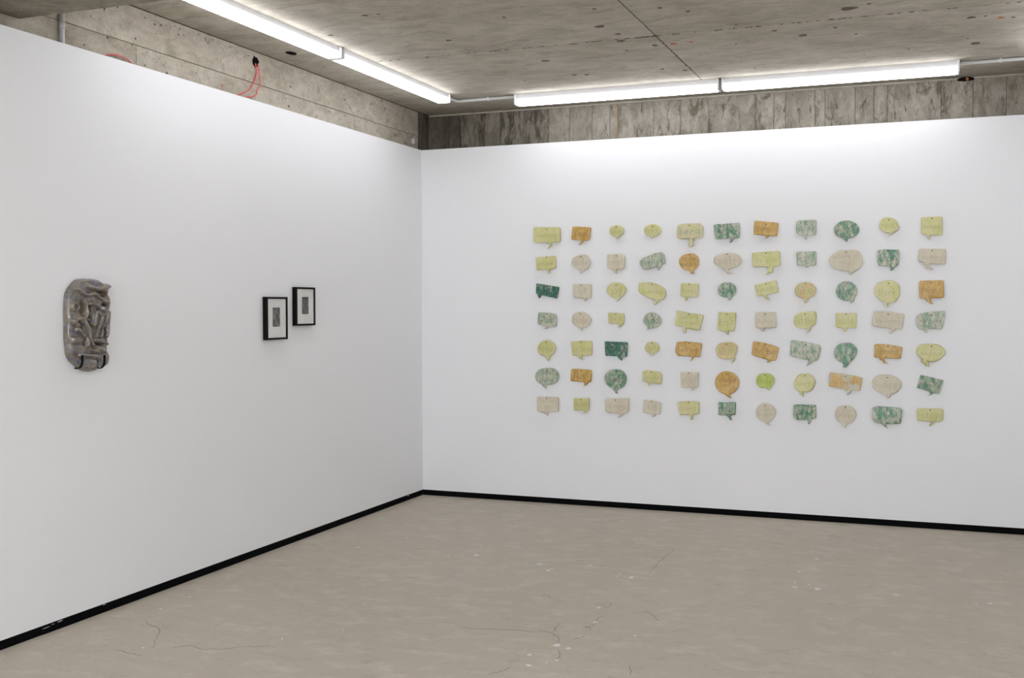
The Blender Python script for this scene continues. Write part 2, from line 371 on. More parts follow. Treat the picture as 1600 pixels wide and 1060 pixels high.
SPOT= [(2.0515, -1.9794, 10), (1.4901, -1.289, 10), (1.5282, -0.8226, 7), (1.6073, -0.791, 6), (2.4478, -2.2253, 5), (2.5672, -2.0984, 5), (1.6336, -2.3471, 5), (2.1247, -2.3276, 5), (2.0967, -1.7783, 6), (2.0691, -1.612, 9), (2.2258, -1.4317, 8), (2.0368, -1.3674, 4), (1.1583, -0.77, 3), (2.7559, -1.7431, 3), (3.3506, -1.8531, 16), (3.4543, -1.9024, 4), (3.2541, -1.6599, 4), (2.9318, -1.523, 5), (3.0701, -1.3587, 9), (3.3536, -1.2772, 3), (3.2547, -1.4703, 4), (2.8635, -1.656, 5), (3.9515, -1.4244, 10), (4.0206, -1.4247, 4), (4.1587, -1.3419, 5), (3.9929, -0.7776, 12), (3.9442, -0.9298, 3), (3.3623, -0.7295, 2), (3.6214, -0.7703, 3), (2.6801, -0.5735, 3), (0.5784, -2.3521, 7), (0.9632, -2.6554, 6), (1.0412, -2.6517, 4), (1.1549, -1.9932, 4), (1.1446, -1.9973, 5), (2.2431, -0.686, 6), (2.1161, -0.7785, 5), (2.6778, -1.2854, 3)]
BUBBLES = [
 (1,1,'r',1.049,2.0731,[(-107,20),(109,14),(108,-100),(-105,-97)],19,[(16,-98),(16,-115),(27,-120),(2,-147),(11,-147),(43,-122),(32,-114),(44,-98)],'lime','opening'),
 (1,2,'r',1.3207,2.0746,[(-69,16),(76,6),(63,-95),(-78,-82)],14,[(-4,-87),(0,-101),(-26,-122),(-10,-120),(14,-104),(22,-90)],'ochre','feel'),
 (1,3,'e',1.591,2.0748,[(59,-29),(51,-50),(31,-65),(3,-70),(-25,-64),(-45,-48),(-53,-26),(-46,-4),(-25,11),(3,16),(31,10),(51,-7)],0,[(0,-68),(8,-75),(3,-88),(21,-81),(30,-59)],'lime','love'),
 (1,4,'e',1.8625,2.0713,[(63,-28),(54,-50),(32,-66),(0,-71),(-31,-64),(-55,-47),(-63,-24),(-55,-2),(-32,14),(0,19),(31,12),(54,-5)],0,[(-19,-65),(-13,-72),(-13,-83),(5,-83),(11,-70)],'lime','yes'),
 (1,5,'r',2.1339,2.0723,[(-90,5),(-46,14),(75,15),(99,-14),(93,-94),(-81,-95),(-93,-72)],20,[(-1,-96),(-7,-111),(-12,-117),(2,-125),(-10,-138),(3,-143),(-5,-156),(13,-156),(32,-133),(18,-129),(32,-112),(26,-97)],'cream_green','being'),
 (1,6,'r',2.4054,2.073,[(-99,1),(81,9),(86,-98),(-86,-102)],10,[(14,-99),(23,-114),(15,-132),(31,-125),(44,-100)],'green','hello'),
 (1,7,'r',2.6746,2.0653,[(-81,28),(84,7),(74,-87),(-88,-69)],11,[(-7,-76),(3,-88),(-12,-102),(10,-95),(23,-80)],'ochre','pencil'),
 (1,8,'r',2.9457,2.0712,[(-66,5),(-52,15),(68,16),(67,-79),(50,-94),(-49,-88),(-67,-67)],11,[(-26,-89),(-14,-99),(-7,-118),(7,-116),(-2,-105),(-3,-89)],'pale','smile'),
 (1,9,'e',3.2173,2.0605,[(78,-48),(68,-78),(38,-100),(-3,-107),(-45,-98),(-75,-75),(-87,-44),(-76,-14),(-46,8),(-4,15),(37,5),(67,-18)],0,[(-31,-97),(-23,-114),(2,-133),(0,-117),(3,-105)],'green','magic'),
 (1,10,'e',3.4869,2.0713,[(-17,17),(19,11),(49,-10),(63,-39),(57,-69),(30,-84),(-1,-87),(-37,-77),(-60,-49),(-58,-14),(-40,9)],0,[(-1,-86),(7,-94),(-5,-106),(12,-102),(30,-86)],'lime','rock!'),
 (1,11,'r',3.758,2.071,[(-70,11),(62,14),(65,-111),(-65,-102)],12,[(-33,-107),(-26,-124),(-13,-141),(-9,-136),(-13,-124),(-9,-109)],'lime','mature'),
 (2,1,'r',1.0487,1.8627,[(-88,2),(70,11),(72,-85),(-80,-96)],9,[(6,-90),(9,-110),(2,-123),(32,-110),(21,-103),(29,-89)],'lime','inhale'),
 (2,2,'e',1.3201,1.8638,[(-3,15),(40,8),(68,-25),(68,-61),(47,-90),(22,-98),(-16,-96),(-56,-76),(-71,-40),(-56,-5)],0,[(0,-95),(4,-104),(-13,-124),(9,-116),(37,-96)],'cream','safe'),
 (2,3,'r',1.5911,1.8648,[(-71,13),(43,16),(65,-7),(64,-89),(46,-101),(-33,-99),(-71,-87)],13,[(-24,-100),(-12,-126),(6,-132),(3,-100)],'cream','rest'),
 (2,4,'r',1.8617,1.8569,[(-95,-36),(-74,-13),(15,20),(71,28),(89,7),(98,-54),(-44,-98),(-71,-92),(-94,-54)],11,[(36,-78),(48,-91),(42,-107),(55,-97),(65,-71)],'pale','question'),
 (2,5,'e',2.1333,1.8616,[(1,10),(36,7),(62,-19),(69,-54),(59,-88),(30,-110),(-4,-115),(-48,-98),(-73,-63),(-73,-29),(-45,0)],0,[(-1,-113),(13,-136),(39,-136),(25,-122),(28,-110)],'ochre','so far|no art'),
 (2,6,'e',2.4045,1.8611,[(-58,1),(-1,9),(66,2),(95,-30),(92,-64),(61,-89),(11,-102),(-40,-93),(-86,-67),(-97,-38),(-86,-13)],0,[(-23,-99),(-21,-107),(-26,-114),(-6,-122),(-3,-136),(34,-139),(32,-126),(13,-120),(5,-110),(9,-101)],'cream','soft'),
 (2,7,'r',2.6756,1.8626,[(-96,7),(92,15),(98,-92),(-93,-96)],16,[(18,-95),(2,-113),(18,-119),(10,-133),(-9,-150),(29,-138),(48,-128),(43,-113),(51,-94)],'lime','to you'),
 (2,8,'r',2.9458,1.8591,[(-66,10),(69,11),(68,-87),(-61,-85)],11,[(-10,-85),(1,-101),(14,-100),(17,-86)],'pale','still'),
 (2,9,'e',3.2145,1.8593,[(-54,12),(9,16),(72,9),(98,-26),(104,-64),(93,-102),(62,-123),(16,-128),(-47,-122),(-95,-97),(-114,-61),(-103,-23)],0,[(16,-127),(26,-137),(21,-154),(34,-147),(60,-121)],'cream','where is|the'),
 (2,10,'r',3.4819,1.8648,[(-64,4),(-20,8),(66,4),(73,-15),(69,-90),(57,-108),(-55,-101),(-66,-77)],10,[(14,-109),(21,-119),(14,-136),(32,-129),(46,-108)],'green','high'),
 (2,11,'r',3.7594,1.8592,[(-82,15),(85,10),(83,-94),(-35,-84),(-86,-71)],11,[(-47,-82),(-45,-97),(-32,-106),(-40,-116),(15,-129),(-12,-111),(-17,-100),(-10,-87)],'cream','nothing'),
 (3,1,'r',1.0548,1.6508,[(-90,18),(94,-12),(76,-99),(-93,-60)],9,[(-80,-65),(-77,-80),(-66,-96),(-55,-83),(-51,-68)],'dark','leave'),
 (3,2,'r',1.3213,1.6508,[(-62,11),(76,9),(75,-97),(-64,-91)],14,[(13,-95),(21,-108),(27,-119),(38,-109),(40,-95)],'cream','sit'),
 (3,3,'e',1.5895,1.6473,[(2,22),(41,14),(73,-18),(73,-48),(51,-77),(17,-93),(-19,-91),(-59,-67),(-73,-38),(-59,-2),(-32,18)],0,[(8,-93),(10,-103),(-1,-117),(17,-111),(38,-86)],'lime','joy'),
 (3,4,'e',1.8609,1.6508,[(-94,10),(-55,18),(4,14),(63,-9),(96,-38),(99,-70),(87,-102),(58,-112),(10,-108),(-49,-84),(-94,-55),(-100,-22)],0,[(27,-111),(16,-131),(10,-147),(27,-148),(43,-131),(51,-114)],'lime','someday'),
 (3,5,'r',2.1339,1.65,[(-60,10),(68,6),(60,-94),(-66,-85)],9,[(-36,-88),(-33,-108),(-28,-118),(-17,-116),(-15,-92)],'lime','burnt'),
 (3,6,'e',2.407,1.6487,[(-6,13),(31,5),(56,-20),(59,-51),(43,-80),(14,-92),(-19,-92),(-56,-76),(-68,-45),(-62,-14),(-40,6)],0,[(14,-92),(10,-105),(0,-115),(20,-111),(37,-82)],'green','ask'),
 (3,7,'r',2.6749,1.648,[(-80,-7),(71,27),(87,-58),(-58,-87)],10,[(-22,-80),(-14,-91),(0,-99),(-2,-106),(30,-111),(17,-99),(4,-88),(9,-74)],'lime','ready'),
 (3,8,'e',2.9433,1.6466,[(71,-46),(62,-74),(36,-95),(1,-103),(-35,-95),(-61,-74),(-71,-45),(-62,-16),(-36,5),(0,12),(35,4),(61,-17)],0,[(-13,-101),(-6,-109),(-1,-120),(-6,-135),(15,-123),(17,-108),(11,-101)],'amber','like'),
 (3,9,'e',3.2175,1.6468,[(67,-52),(58,-85),(33,-109),(-1,-117),(-35,-108),(-60,-84),(-70,-51),(-61,-19),(-36,5),(-2,14),(32,5),(57,-20)],0,[(16,-113),(27,-120),(27,-136),(40,-129),(48,-107),(45,-98)],'green','easy'),
 (3,10,'e',3.4872,1.6443,[(-9,20),(32,16),(65,-11),(73,-52),(68,-89),(43,-121),(3,-133),(-38,-121),(-77,-88),(-89,-51),(-78,-10),(-50,11)],0,[(-24,-125),(-22,-140),(-25,-152),(-13,-162),(-5,-153),(-2,-132)],'lime','think'),
 (3,11,'r',3.7568,1.6444,[(-76,16),(75,18),(80,-99),(-75,-103)],14,[(-38,-102),(-28,-118),(-13,-125),(-13,-137),(14,-141),(5,-130),(4,-120),(-6,-112),(-6,-102)],'ochre','forest'),
 (4,1,'r',1.0501,1.438,[(-71,12),(14,8),(75,-3),(78,-87),(59,-98),(-18,-91),(-77,-79)],14,[(-15,-91),(-10,-103),(-26,-116),(-2,-112),(13,-95)],'pale','world'),
 (4,2,'e',1.3181,1.4369,[(-33,10),(17,14),(61,-11),(77,-46),(61,-82),(21,-102),(-23,-97),(-61,-71),(-71,-38),(-61,-8)],0,[(-19,-97),(-8,-112),(6,-126),(12,-118),(10,-100)],'cream','hole'),
 (4,3,'r',1.5884,1.4371,[(-61,11),(61,5),(64,-40),(58,-75),(-58,-68)],9,[(17,-71),(23,-81),(17,-101),(37,-93),(54,-72)],'lime','do it'),
 (4,4,'e',1.8583,1.4327,[(-2,17),(37,3),(67,-26),(70,-55),(49,-84),(13,-99),(-25,-96),(-55,-70),(-64,-38),(-55,-12),(-32,9)],0,[(-37,-85),(-31,-96),(-40,-111),(-25,-108),(-2,-97)],'pale','find'),
 (4,5,'r',2.1316,1.4358,[(-90,29),(1,9),(99,-3),(105,-17),(75,-119),(-19,-101),(-101,-78),(-104,-69),(-92,-35)],9,[(-42,-92),(-42,-118),(-37,-133),(-22,-132),(-22,-101)],'lime','feeling|optional'),
 (4,6,'r',2.4021,1.436,[(-57,17),(66,11),(60,-57),(54,-119),(-48,-117),(-68,-105),(-62,-51)],9,[(-9,-118),(-2,-133),(5,-145),(12,-136),(13,-118)],'lime','kiss'),
 (4,7,'r',2.6732,1.4374,[(-69,10),(-55,14),(55,14),(71,5),(72,-96),(-49,-102),(-70,-91)],10,[(-38,-101),(-30,-113),(-17,-123),(-9,-116),(-9,-99)],'cream','human'),
 (4,8,'e',2.9429,1.4365,[(-35,11),(8,18),(64,19),(75,-5),(75,-39),(67,-72),(35,-88),(9,-100),(-40,-97),(-72,-72),(-75,-33),(-62,-3)],0,[(14,-98),(22,-108),(9,-130),(30,-119),(42,-87)],'lime','little'),
 (4,9,'r',3.2148,1.4367,[(-69,8),(68,8),(68,-94),(-66,-91)],10,[(-21,-94),(-16,-112),(-8,-123),(3,-115),(5,-94)],'lime','safe'),
 (4,10,'r',3.4868,1.4353,[(-91,23),(9,18),(104,2),(88,-103),(4,-93),(-88,-82),(-105,-66)],13,[(7,-94),(17,-102),(14,-114),(4,-125),(20,-127),(35,-114),(45,-98)],'cream','becoming'),
 (4,11,'r',3.7597,1.4292,[(-95,-5),(-67,13),(-3,24),(79,31),(83,3),(68,-90),(-7,-88),(-77,-91),(-96,-56)],11,[(-52,-91),(-42,-107),(-25,-120),(-27,-107),(-26,-89)],'pale','intrigued'),
 (5,1,'e',1.0479,1.2223,[(-10,16),(29,11),(64,-16),(72,-49),(54,-83),(22,-102),(-19,-105),(-58,-84),(-74,-51),(-61,-15),(-38,8)],0,[(-5,-105),(0,-123),(8,-141),(25,-128),(27,-100)],'lime','lose'),
 (5,2,'r',1.318,1.2251,[(-80,6),(-1,12),(87,11),(85,-96),(-64,-101)],11,[(-23,-101),(-11,-121),(11,-133),(8,-115),(10,-99)],'lime','listen'),
 (5,3,'r',1.5916,1.2231,[(-88,12),(87,6),(81,-100),(-83,-96)],9,[(6,-96),(21,-115),(41,-130),(45,-114),(49,-100)],'dark','worry'),
 (5,4,'e',1.8599,1.223,[(0,13),(36,3),(55,-26),(45,-55),(18,-70),(-18,-70),(-45,-53),(-51,-27),(-36,3)],0,[(-18,-68),(-9,-85),(1,-90),(11,-79),(12,-68)],'lime','sit'),
 (5,5,'r',2.1322,1.2247,[(-89,10),(-19,15),(94,4),(80,-96),(-19,-91),(-83,-89),(-100,-61)],13,[(16,-92),(21,-105),(7,-128),(26,-119),(38,-93)],'ochre','beaming'),
 (5,6,'e',2.4029,1.223,[(-43,8),(3,15),(48,9),(73,-16),(71,-53),(48,-93),(3,-106),(-48,-100),(-74,-66),(-77,-32),(-65,-6)],0,[(33,-98),(42,-107),(38,-133),(54,-116),(57,-84)],'amber','skin'),
 (5,7,'r',2.6742,1.2242,[(-86,23),(0,10),(94,-20),(71,-115),(-11,-100),(-97,-76)],12,[(10,-105),(18,-113),(6,-127),(28,-123),(47,-110)],'ochre','to be'),
 (5,8,'r',2.9458,1.226,[(-101,30),(-15,22),(100,-4),(102,-35),(85,-107),(45,-113),(-15,-100),(-104,-79)],16,[(12,-102),(23,-113),(5,-152),(29,-135),(61,-110)],'pale','to bleed'),
 (5,9,'e',3.2188,1.2263,[(-1,16),(36,9),(64,-21),(67,-54),(49,-90),(16,-122),(-21,-124),(-58,-105),(-80,-72),(-75,-28),(-48,5)],0,[(-24,-124),(-19,-134),(-25,-155),(1,-153),(21,-122)],'green','as if'),
 (5,10,'r',3.4869,1.22,[(-86,16),(-10,14),(91,-3),(82,-84),(6,-80),(-87,-77)],11,[(-57,-78),(-52,-92),(-36,-97),(-29,-113),(2,-117),(-16,-107),(-25,-88),(-24,-79)],'ochre','lament'),
 (5,11,'e',3.7606,1.2226,[(-71,11),(-17,17),(43,13),(80,-19),(84,-45),(59,-80),(19,-100),(-26,-100),(-66,-82),(-91,-50),(-90,-15)],0,[(-56,-87),(-65,-106),(-45,-111),(-41,-127),(-10,-138),(-16,-124),(-16,-108),(-26,-99)],'lime','delighted'),
 (6,1,'e',1.0508,1.0089,[(-51,11),(19,22),(70,7),(94,-31),(83,-74),(45,-102),(-13,-109),(-61,-98),(-93,-66),(-93,-29),(-80,-8)],0,[(-48,-101),(-32,-119),(-8,-139),(-10,-121),(-5,-109)],'pale','a bit|dang'),
 (6,2,'r',1.3199,1.0099,[(-78,15),(-3,16),(84,9),(79,-81),(-3,-81),(-84,-76)],16,[(19,-81),(31,-89),(19,-112),(44,-101),(62,-80)],'ochre','fluff'),
 (6,3,'e',1.5948,1.0165,[(0,12),(43,1),(72,-37),(70,-81),(46,-120),(0,-133),(-49,-122),(-86,-88),(-93,-46),(-73,-10),(-40,8)],0,[(-27,-125),(-27,-141),(-13,-145),(-12,-163),(9,-168),(3,-157),(9,-130)],'green','bond'),
 (6,4,'r',1.859,1.0118,[(-68,6),(-41,15),(61,5),(75,-18),(70,-85),(1,-78),(-70,-65)],10,[(-32,-73),(-27,-87),(-17,-104),(-12,-96),(-11,-78)],'lime','invoke'),
 (6,5,'r',2.1322,1.0109,[(-61,6),(68,9),(64,-101),(-55,-103)],7,[(15,-103),(22,-110),(15,-125),(37,-116),(48,-101)],'cream','in it'),
 (6,6,'e',2.4026,1.0084,[(4,21),(49,8),(80,-26),(88,-65),(72,-108),(36,-138),(-13,-142),(-52,-123),(-78,-86),(-81,-43),(-61,-3),(-33,16)],0,[(-13,-142),(5,-158),(33,-172),(30,-158),(24,-141)],'ochre','scooped|out'),
 (6,7,'e',2.6714,1.0078,[(4,12),(37,8),(62,-19),(62,-53),(37,-82),(-1,-89),(-37,-84),(-57,-53),(-57,-19),(-35,7)],0,[(14,-89),(22,-95),(21,-106),(33,-100),(46,-75)],'bright','holy'),
 (6,8,'e',2.9416,1.0096,[(1,16),(39,12),(66,-18),(71,-54),(53,-93),(23,-112),(-14,-113),(-52,-99),(-72,-63),(-64,-21),(-37,9)],0,[(-42,-106),(-32,-118),(-35,-124),(-22,-134),(-3,-150),(-13,-131),(-8,-122),(-14,-112)],'lime','laugh'),
 (6,9,'r',3.214,1.0126,[(-106,23),(0,14),(107,-6),(109,-17),(96,-100),(-5,-91),(-111,-71)],12,[(8,-91),(19,-101),(6,-129),(27,-117),(40,-94)],'patch','to comfort'),
 (6,10,'e',3.485,1.0092,[(-27,19),(24,15),(70,-8),(88,-40),(78,-78),(45,-109),(-1,-114),(-52,-100),(-88,-74),(-100,-39),(-86,-6),(-58,13)],0,[(-8,-112),(0,-123),(-10,-143),(7,-141),(20,-128),(24,-112)],'cream','loose'),
 (6,11,'r',3.7634,1.0121,[(-70,19),(74,-13),(48,-105),(-92,-67)],7,[(-12,-89),(-7,-102),(-17,-118),(-2,-111),(13,-98)],'green','breathe'),
 (7,1,'r',1.0474,0.7998,[(-77,9),(94,9),(93,-100),(-75,-104)],10,[(-26,-104),(-7,-122),(6,-133),(8,-121),(11,-103)],'cream','let it|be'),
 (7,2,'r',1.3198,0.7986,[(-58,9),(64,12),(61,-78),(-57,-84)],9,[(16,-80),(25,-89),(11,-109),(37,-98),(59,-74)],'lime','mine'),
 (7,3,'r',1.5877,0.8004,[(-82,9),(-5,12),(99,18),(100,-77),(81,-96),(-60,-95),(-78,-77)],15,[(29,-96),(35,-102),(15,-133),(38,-120),(62,-96)],'cream','dreamy'),
 (7,4,'r',1.8588,0.7996,[(-61,10),(14,5),(68,-7),(60,-96),(-4,-91),(-64,-81)],10,[(-7,-91),(3,-108),(15,-117),(23,-107),(25,-94)],'cream','fill'),
 (7,5,'r',2.1316,0.799,[(-79,3),(0,12),(75,8),(73,-81),(-64,-91),(-76,-52)],10,[(3,-87),(9,-101),(19,-106),(3,-123),(29,-122),(34,-111),(26,-103),(35,-85)],'lime','silent'),
 (7,6,'r',2.4057,0.7999,[(-61,8),(63,12),(60,-80),(-59,-83)],6,[(1,-82),(8,-98),(16,-103),(19,-116),(35,-119),(29,-106),(25,-81)],'green','fog'),
 (7,7,'e',2.6752,0.7946,[(-2,15),(37,5),(67,-25),(70,-58),(49,-96),(15,-111),(-23,-107),(-57,-80),(-66,-43),(-54,-12),(-29,9)],0,[(-11,-111),(7,-128),(35,-141),(21,-122),(24,-110)],'cream','with|breath'),
 (7,8,'r',2.9466,0.8013,[(-78,3),(-51,8),(72,8),(74,-89),(-51,-100),(-79,-86)],10,[(11,-96),(22,-108),(19,-129),(33,-118),(42,-95)],'green','weep'),
 (7,9,'e',3.2139,0.7987,[(2,11),(38,4),(67,-28),(68,-64),(44,-100),(5,-112),(-32,-106),(-61,-76),(-66,-38),(-51,-4),(-27,7)],0,[(-21,-111),(-11,-130),(9,-143),(5,-129),(10,-111)],'cream','shared'),
 (7,10,'r',3.4836,0.7937,[(-91,11),(-53,20),(78,13),(98,0),(90,-94),(-13,-101),(-80,-90),(-96,-58)],11,[(-29,-101),(-15,-117),(8,-131),(-3,-114),(-4,-100)],'green','to delve'),
 (7,11,'r',3.7569,0.7972,[(-84,8),(80,13),(76,-73),(7,-76),(-82,-73)],11,[(3,-76),(9,-85),(-9,-105),(7,-106),(29,-77)],'lime','stay'),
]

# ================================================================== SETTING
# ---- floor
floor = structure(box('floor', -0.3, ROOM_R + 0.3, ROOM_F - 0.3, 0.5, -0.15, 0.0, FLOOR))
rf = random.Random(3)
bm = bmesh.new()
for x, y, s in FLECK:
    r = s * 0.0024
    n = rf.randint(5, 7); a0 = rf.random() * 6
    top = []; bot = []
    for k in range(n):
        a = a0 + k * 2 * math.pi / n; q = r * (0.4 + 0.8 * rf.random())
        top.append(bm.verts.new((x + q * math.cos(a) * 1.15, y + q * math.sin(a) * 1.3, 0.0012)))
        bot.append(bm.verts.new((x + q * math.cos(a) * 1.15, y + q * math.sin(a) * 1.3, -0.001)))
    bm.faces.new(top)
    for k in range(n): bm.faces.new((top[k], bot[k], bot[(k + 1) % n], top[(k + 1) % n]))
o = bm_obj('paint_flecks', bm, FLECK_M, floor); o['kind'] = 'stuff'

def ribbon(bm, pts, wd, z):
    """flat ribbon in the x-y plane with a little thickness, tapering at the ends"""
    L = []; N = len(pts)
    for i, p in enumerate(pts):
        a = pts[max(0, i - 1)]; b = pts[min(N - 1, i + 1)]
        dx, dy = b[0] - a[0], b[1] - a[1]; l = math.hypot(dx, dy) or 1
        ww = wd * (0.35 + 0.65 * math.sin(math.pi * (i + 0.5) / N)) * (0.7 + 0.6 * rf.random())
        nx, ny = -dy / l * ww / 2, dx / l * ww / 2
        L.append((bm.verts.new((p[0] + nx, p[1] + ny, z)), bm.verts.new((p[0] - nx, p[1] - ny, z)),
                  bm.verts.new((p[0] + nx, p[1] + ny, z - 0.002)), bm.verts.new((p[0] - nx, p[1] - ny, z - 0.002))))
    for a, b in zip(L, L[1:]):
        bm.faces.new((a[0], a[1], b[1], b[0])); bm.faces.new((a[0], b[0], b[2], a[2])); bm.faces.new((a[1], a[3], b[3], b[1]))
for l in CRACK:
    bm = bmesh.new()
    pts = catmull(l, 5)
    pts = [(p[0] + rf.gauss(0, 0.004), p[1] + rf.gauss(0, 0.006)) for p in pts]
    ribbon(bm, pts, 0.0030, 0.0006)
    bm_obj('floor_crack', bm, CRACK_M, floor)

# ---- white plasterboard partitions
structure(box('wall_left', -0.02, 0.0, ROOM_F, 0.02, BASE, WALL_TOP, PAINT))
structure(box('wall_back', -0.02, ROOM_R, 0.0, 0.06, BASE, WALL_TOP, PAINT))
structure(box('wall_right', ROOM_R, ROOM_R + 0.02, ROOM_F, 0.02, BASE, WALL_TOP, PAINT))
# front end: an unseen glazed street front, added to let in fill daylight, between two white piers, above a low sill and under a concrete lintel
FX0, FX1, FZ0, FZ1 = 0.25, ROOM_R - 0.25, 0.30, 2.70
wf = bpy.data.objects.new('wall_front', None); COL.objects.link(wf); structure(wf)
box('pier', -0.02, FX0, ROOM_F - 0.12, ROOM_F, 0.0, CEIL, PAINT, wf)
box('pier', FX1, ROOM_R + 0.02, ROOM_F - 0.12, ROOM_F, 0.0, CEIL, PAINT, wf)
box('sill_wall', FX0, FX1, ROOM_F - 0.12, ROOM_F, 0.0, FZ0, PAINT, wf)
box('lintel', FX0, FX1, ROOM_F - 0.12, ROOM_F, FZ1, CEIL, PAINT, wf)
nwin = 3
for k in range(nwin):
    a = FX0 + (FX1 - FX0) * k / nwin; b = FX0 + (FX1 - FX0) * (k + 1) / nwin
    wn = bpy.data.objects.new('window_%d' % (k + 1), None); COL.objects.link(wn); structure(wn)
    fw = 0.05
    for x0, x1, z0, z1 in ((a, a + fw, FZ0, FZ1), (b - fw, b, FZ0, FZ1), (a + fw, b - fw, FZ0, FZ0 + fw), (a + fw, b - fw, FZ1 - fw, FZ1)):
        box('window_frame', x0, x1, ROOM_F - 0.09, ROOM_F - 0.03, z0, z1, FRAME_W, wn, 0.004)
    box('pane', a + fw, b - fw, ROOM_F - 0.064, ROOM_F - 0.058, FZ0 + fw, FZ1 - fw, GLASS, wn)
structure(box('added_pavement', -3.0, ROOM_R + 3.0, ROOM_F - 7.0, ROOM_F - 0.3, -0.25, -0.12, CONC_CEIL))  # unseen ground added outside the invented street windows

# ---- black skirting, in lengths that do not quite line up
bl = bpy.data.objects.new('baseboard_left', None); COL.objects.link(bl); structure(bl)
for y0, y1, x1 in ((-0.356, 0.0, -0.001), (-3.974, -0.3565, 0.0005), (-9.5, -3.9745, -0.0025)):
    o = box('skirting_length', -0.018, x1, y0, y1, 0.0, BASE, BLACK, bl)
for y, z, l, h in ((-3.86, 0.035, 0.035, 0.0028), (-3.945, 0.028, 0.05, 0.0016), (-3.905, 0.033, 0.02, 0.0012), (-3.57, 0.038, 0.022, 0.0015), (-0.26, 0.035, 0.03, 0.003)):
    bm = bmesh.new()
    vs = [(y - l / 2, z - h * .4), (y - l * .1, z - h), (y + l / 2, z), (y + l * .2, z + h), (y - l * .3, z + h * .6)]
    f = bm.faces.new([bm.verts.new((0.0, a, b)) for a, b in vs])
    ex = bmesh.ops.extrude_face_region(bm, geom=[f])
    for v in ex['geom']:
        if isinstance(v, bmesh.types.BMVert): v.co.x += 0.0012
    bm_obj('paint_chip', bm, CHIP, bl)
bb = bpy.data.objects.new('baseboard_back', None); COL.objects.link(bb); structure(bb)
box('skirting_length', 0.0, 2.4, -0.0005, 0.05, 0.0, BASE, BLACK, bb)
box('skirting_length', 2.4005, ROOM_R, -0.0015, 0.05, 0.0, BASE, BLACK, bb)
structure(box('baseboard_right', ROOM_R, ROOM_R + 0.018, ROOM_F, 0.0, 0.0, BASE, BLACK))
structure(box('baseboard_front', 0.0, ROOM_R, ROOM_F, ROOM_F + 0.012, 0.0, BASE, BLACK))

# ---- cast concrete behind and above the partitions: every shutter panel is its own piece
def panel(parent, x0, x1, y0, y1, z0, z1, mat, bev=0.0025):
    bm = bmesh.new(); add_box(bm, -(x1 - x0) / 2, (x1 - x0) / 2, -(y1 - y0) / 2, (y1 - y0) / 2, -(z1 - z0) / 2, (z1 - z0) / 2, bev)
    o = bm_obj('concrete_panel', bm, mat, parent)
    o.location = ((x0 + x1) / 2, (y0 + y1) / 2, (z0 + z1) / 2)
    return o
rp = random.Random(11)
G = 0.0022
wl = structure(box('wall_left_concrete', -0.35, CONC_L - 0.006, ROOM_F - 0.3, 0.5, 0.0, CEIL, JOINT_L))
G = 0.0014
for y0, y1 in ((-4.0, 0.045), (-9.5, -4.0)):
    panel(wl, CONC_L - 0.006, CONC_L, y0 + G, y1 - G, 2.842 + G, CEIL - 0.002, CONC_LEFT)
panel(wl, CONC_L - 0.006, CONC_L, 0.045 + 0.0004, CONC_B - G, 2.3, CEIL - 0.002, CONC_DAMP_SHADE, 0.001)
for y0, y1 in ((-0.97, 0.045), (-3.229, -0.97), (-5.4, -3.229), (-7.6, -5.4), (-9.5, -7.6)):
    panel(wl, CONC_L - 0.006, CONC_L - 0.0005 * rp.randint(0, 2), y0 + G, y1 - G, 2.3, 2.842 - G, CONC_LEFT)
wb = structure(box('wall_back_concrete', -0.05, ROOM_R + 0.3, CONC_B + 0.008, CONC_B + 0.3, 0.0, CEIL, JOINT))
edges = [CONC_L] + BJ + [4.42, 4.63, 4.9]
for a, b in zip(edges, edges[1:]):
    panel(wb, a + 0.0012, b - 0.0012, CONC_B + 0.003 * rp.random(), CONC_B + 0.008, 2.3, CEIL - 0.004, CONC_DAMP_SHADE if b < 0.3 else CONC_STAIN_SHADE if b < 0.99 else CONC_BACK, 0.0018)
wr = structure(box('wall_right_concrete', ROOM_R + 0.05, ROOM_R + 0.35, ROOM_F - 0.3, 0.5, 0.0, CEIL, CONC_LEFT))
ce = structure(box('ceiling', -0.35, ROOM_R + 0.35, ROOM_F - 0.3, 0.55, CEIL + 0.008, CEIL + 0.25, JOINT))
xs = [CONC_L, 2.285, 4.9]
G = 0.0032
ys = [CONC_B, -1.655, -2.94, -4.0, -4.4, -6.0, -7.8, -9.5]
for i in range(2):
    for a, b in zip(ys, ys[1:]):
        panel(ce, xs[i] + G, xs[i + 1] - G, b + G, a - G, CEIL + 0.001 * rp.random(), CEIL + 0.008, CONC_CEIL)
trim = structure(box('trim_1', CONC_L + 0.01, ROOM_R + 0.05, CONC_B - 0.014, CONC_B - 0.001, CEIL - 0.016, CEIL - 0.001, CONC_CEIL, None, 0.004))
trim['label'] = 'thin concrete fillet along the top of the back concrete wall'
box('rust_streak', 1.527, 1.536, CONC_B - 0.0004, CONC_B + 0.004, 2.6, CEIL - 0.01, RUST, wb)
# deep beam crossing the room
beam = structure(box('ceiling_beam', CONC_L + 0.001, ROOM_R + 0.049, -4.42, -4.0, 2.786, CEIL + 0.004, CONC_BEAM, None, 0.012))

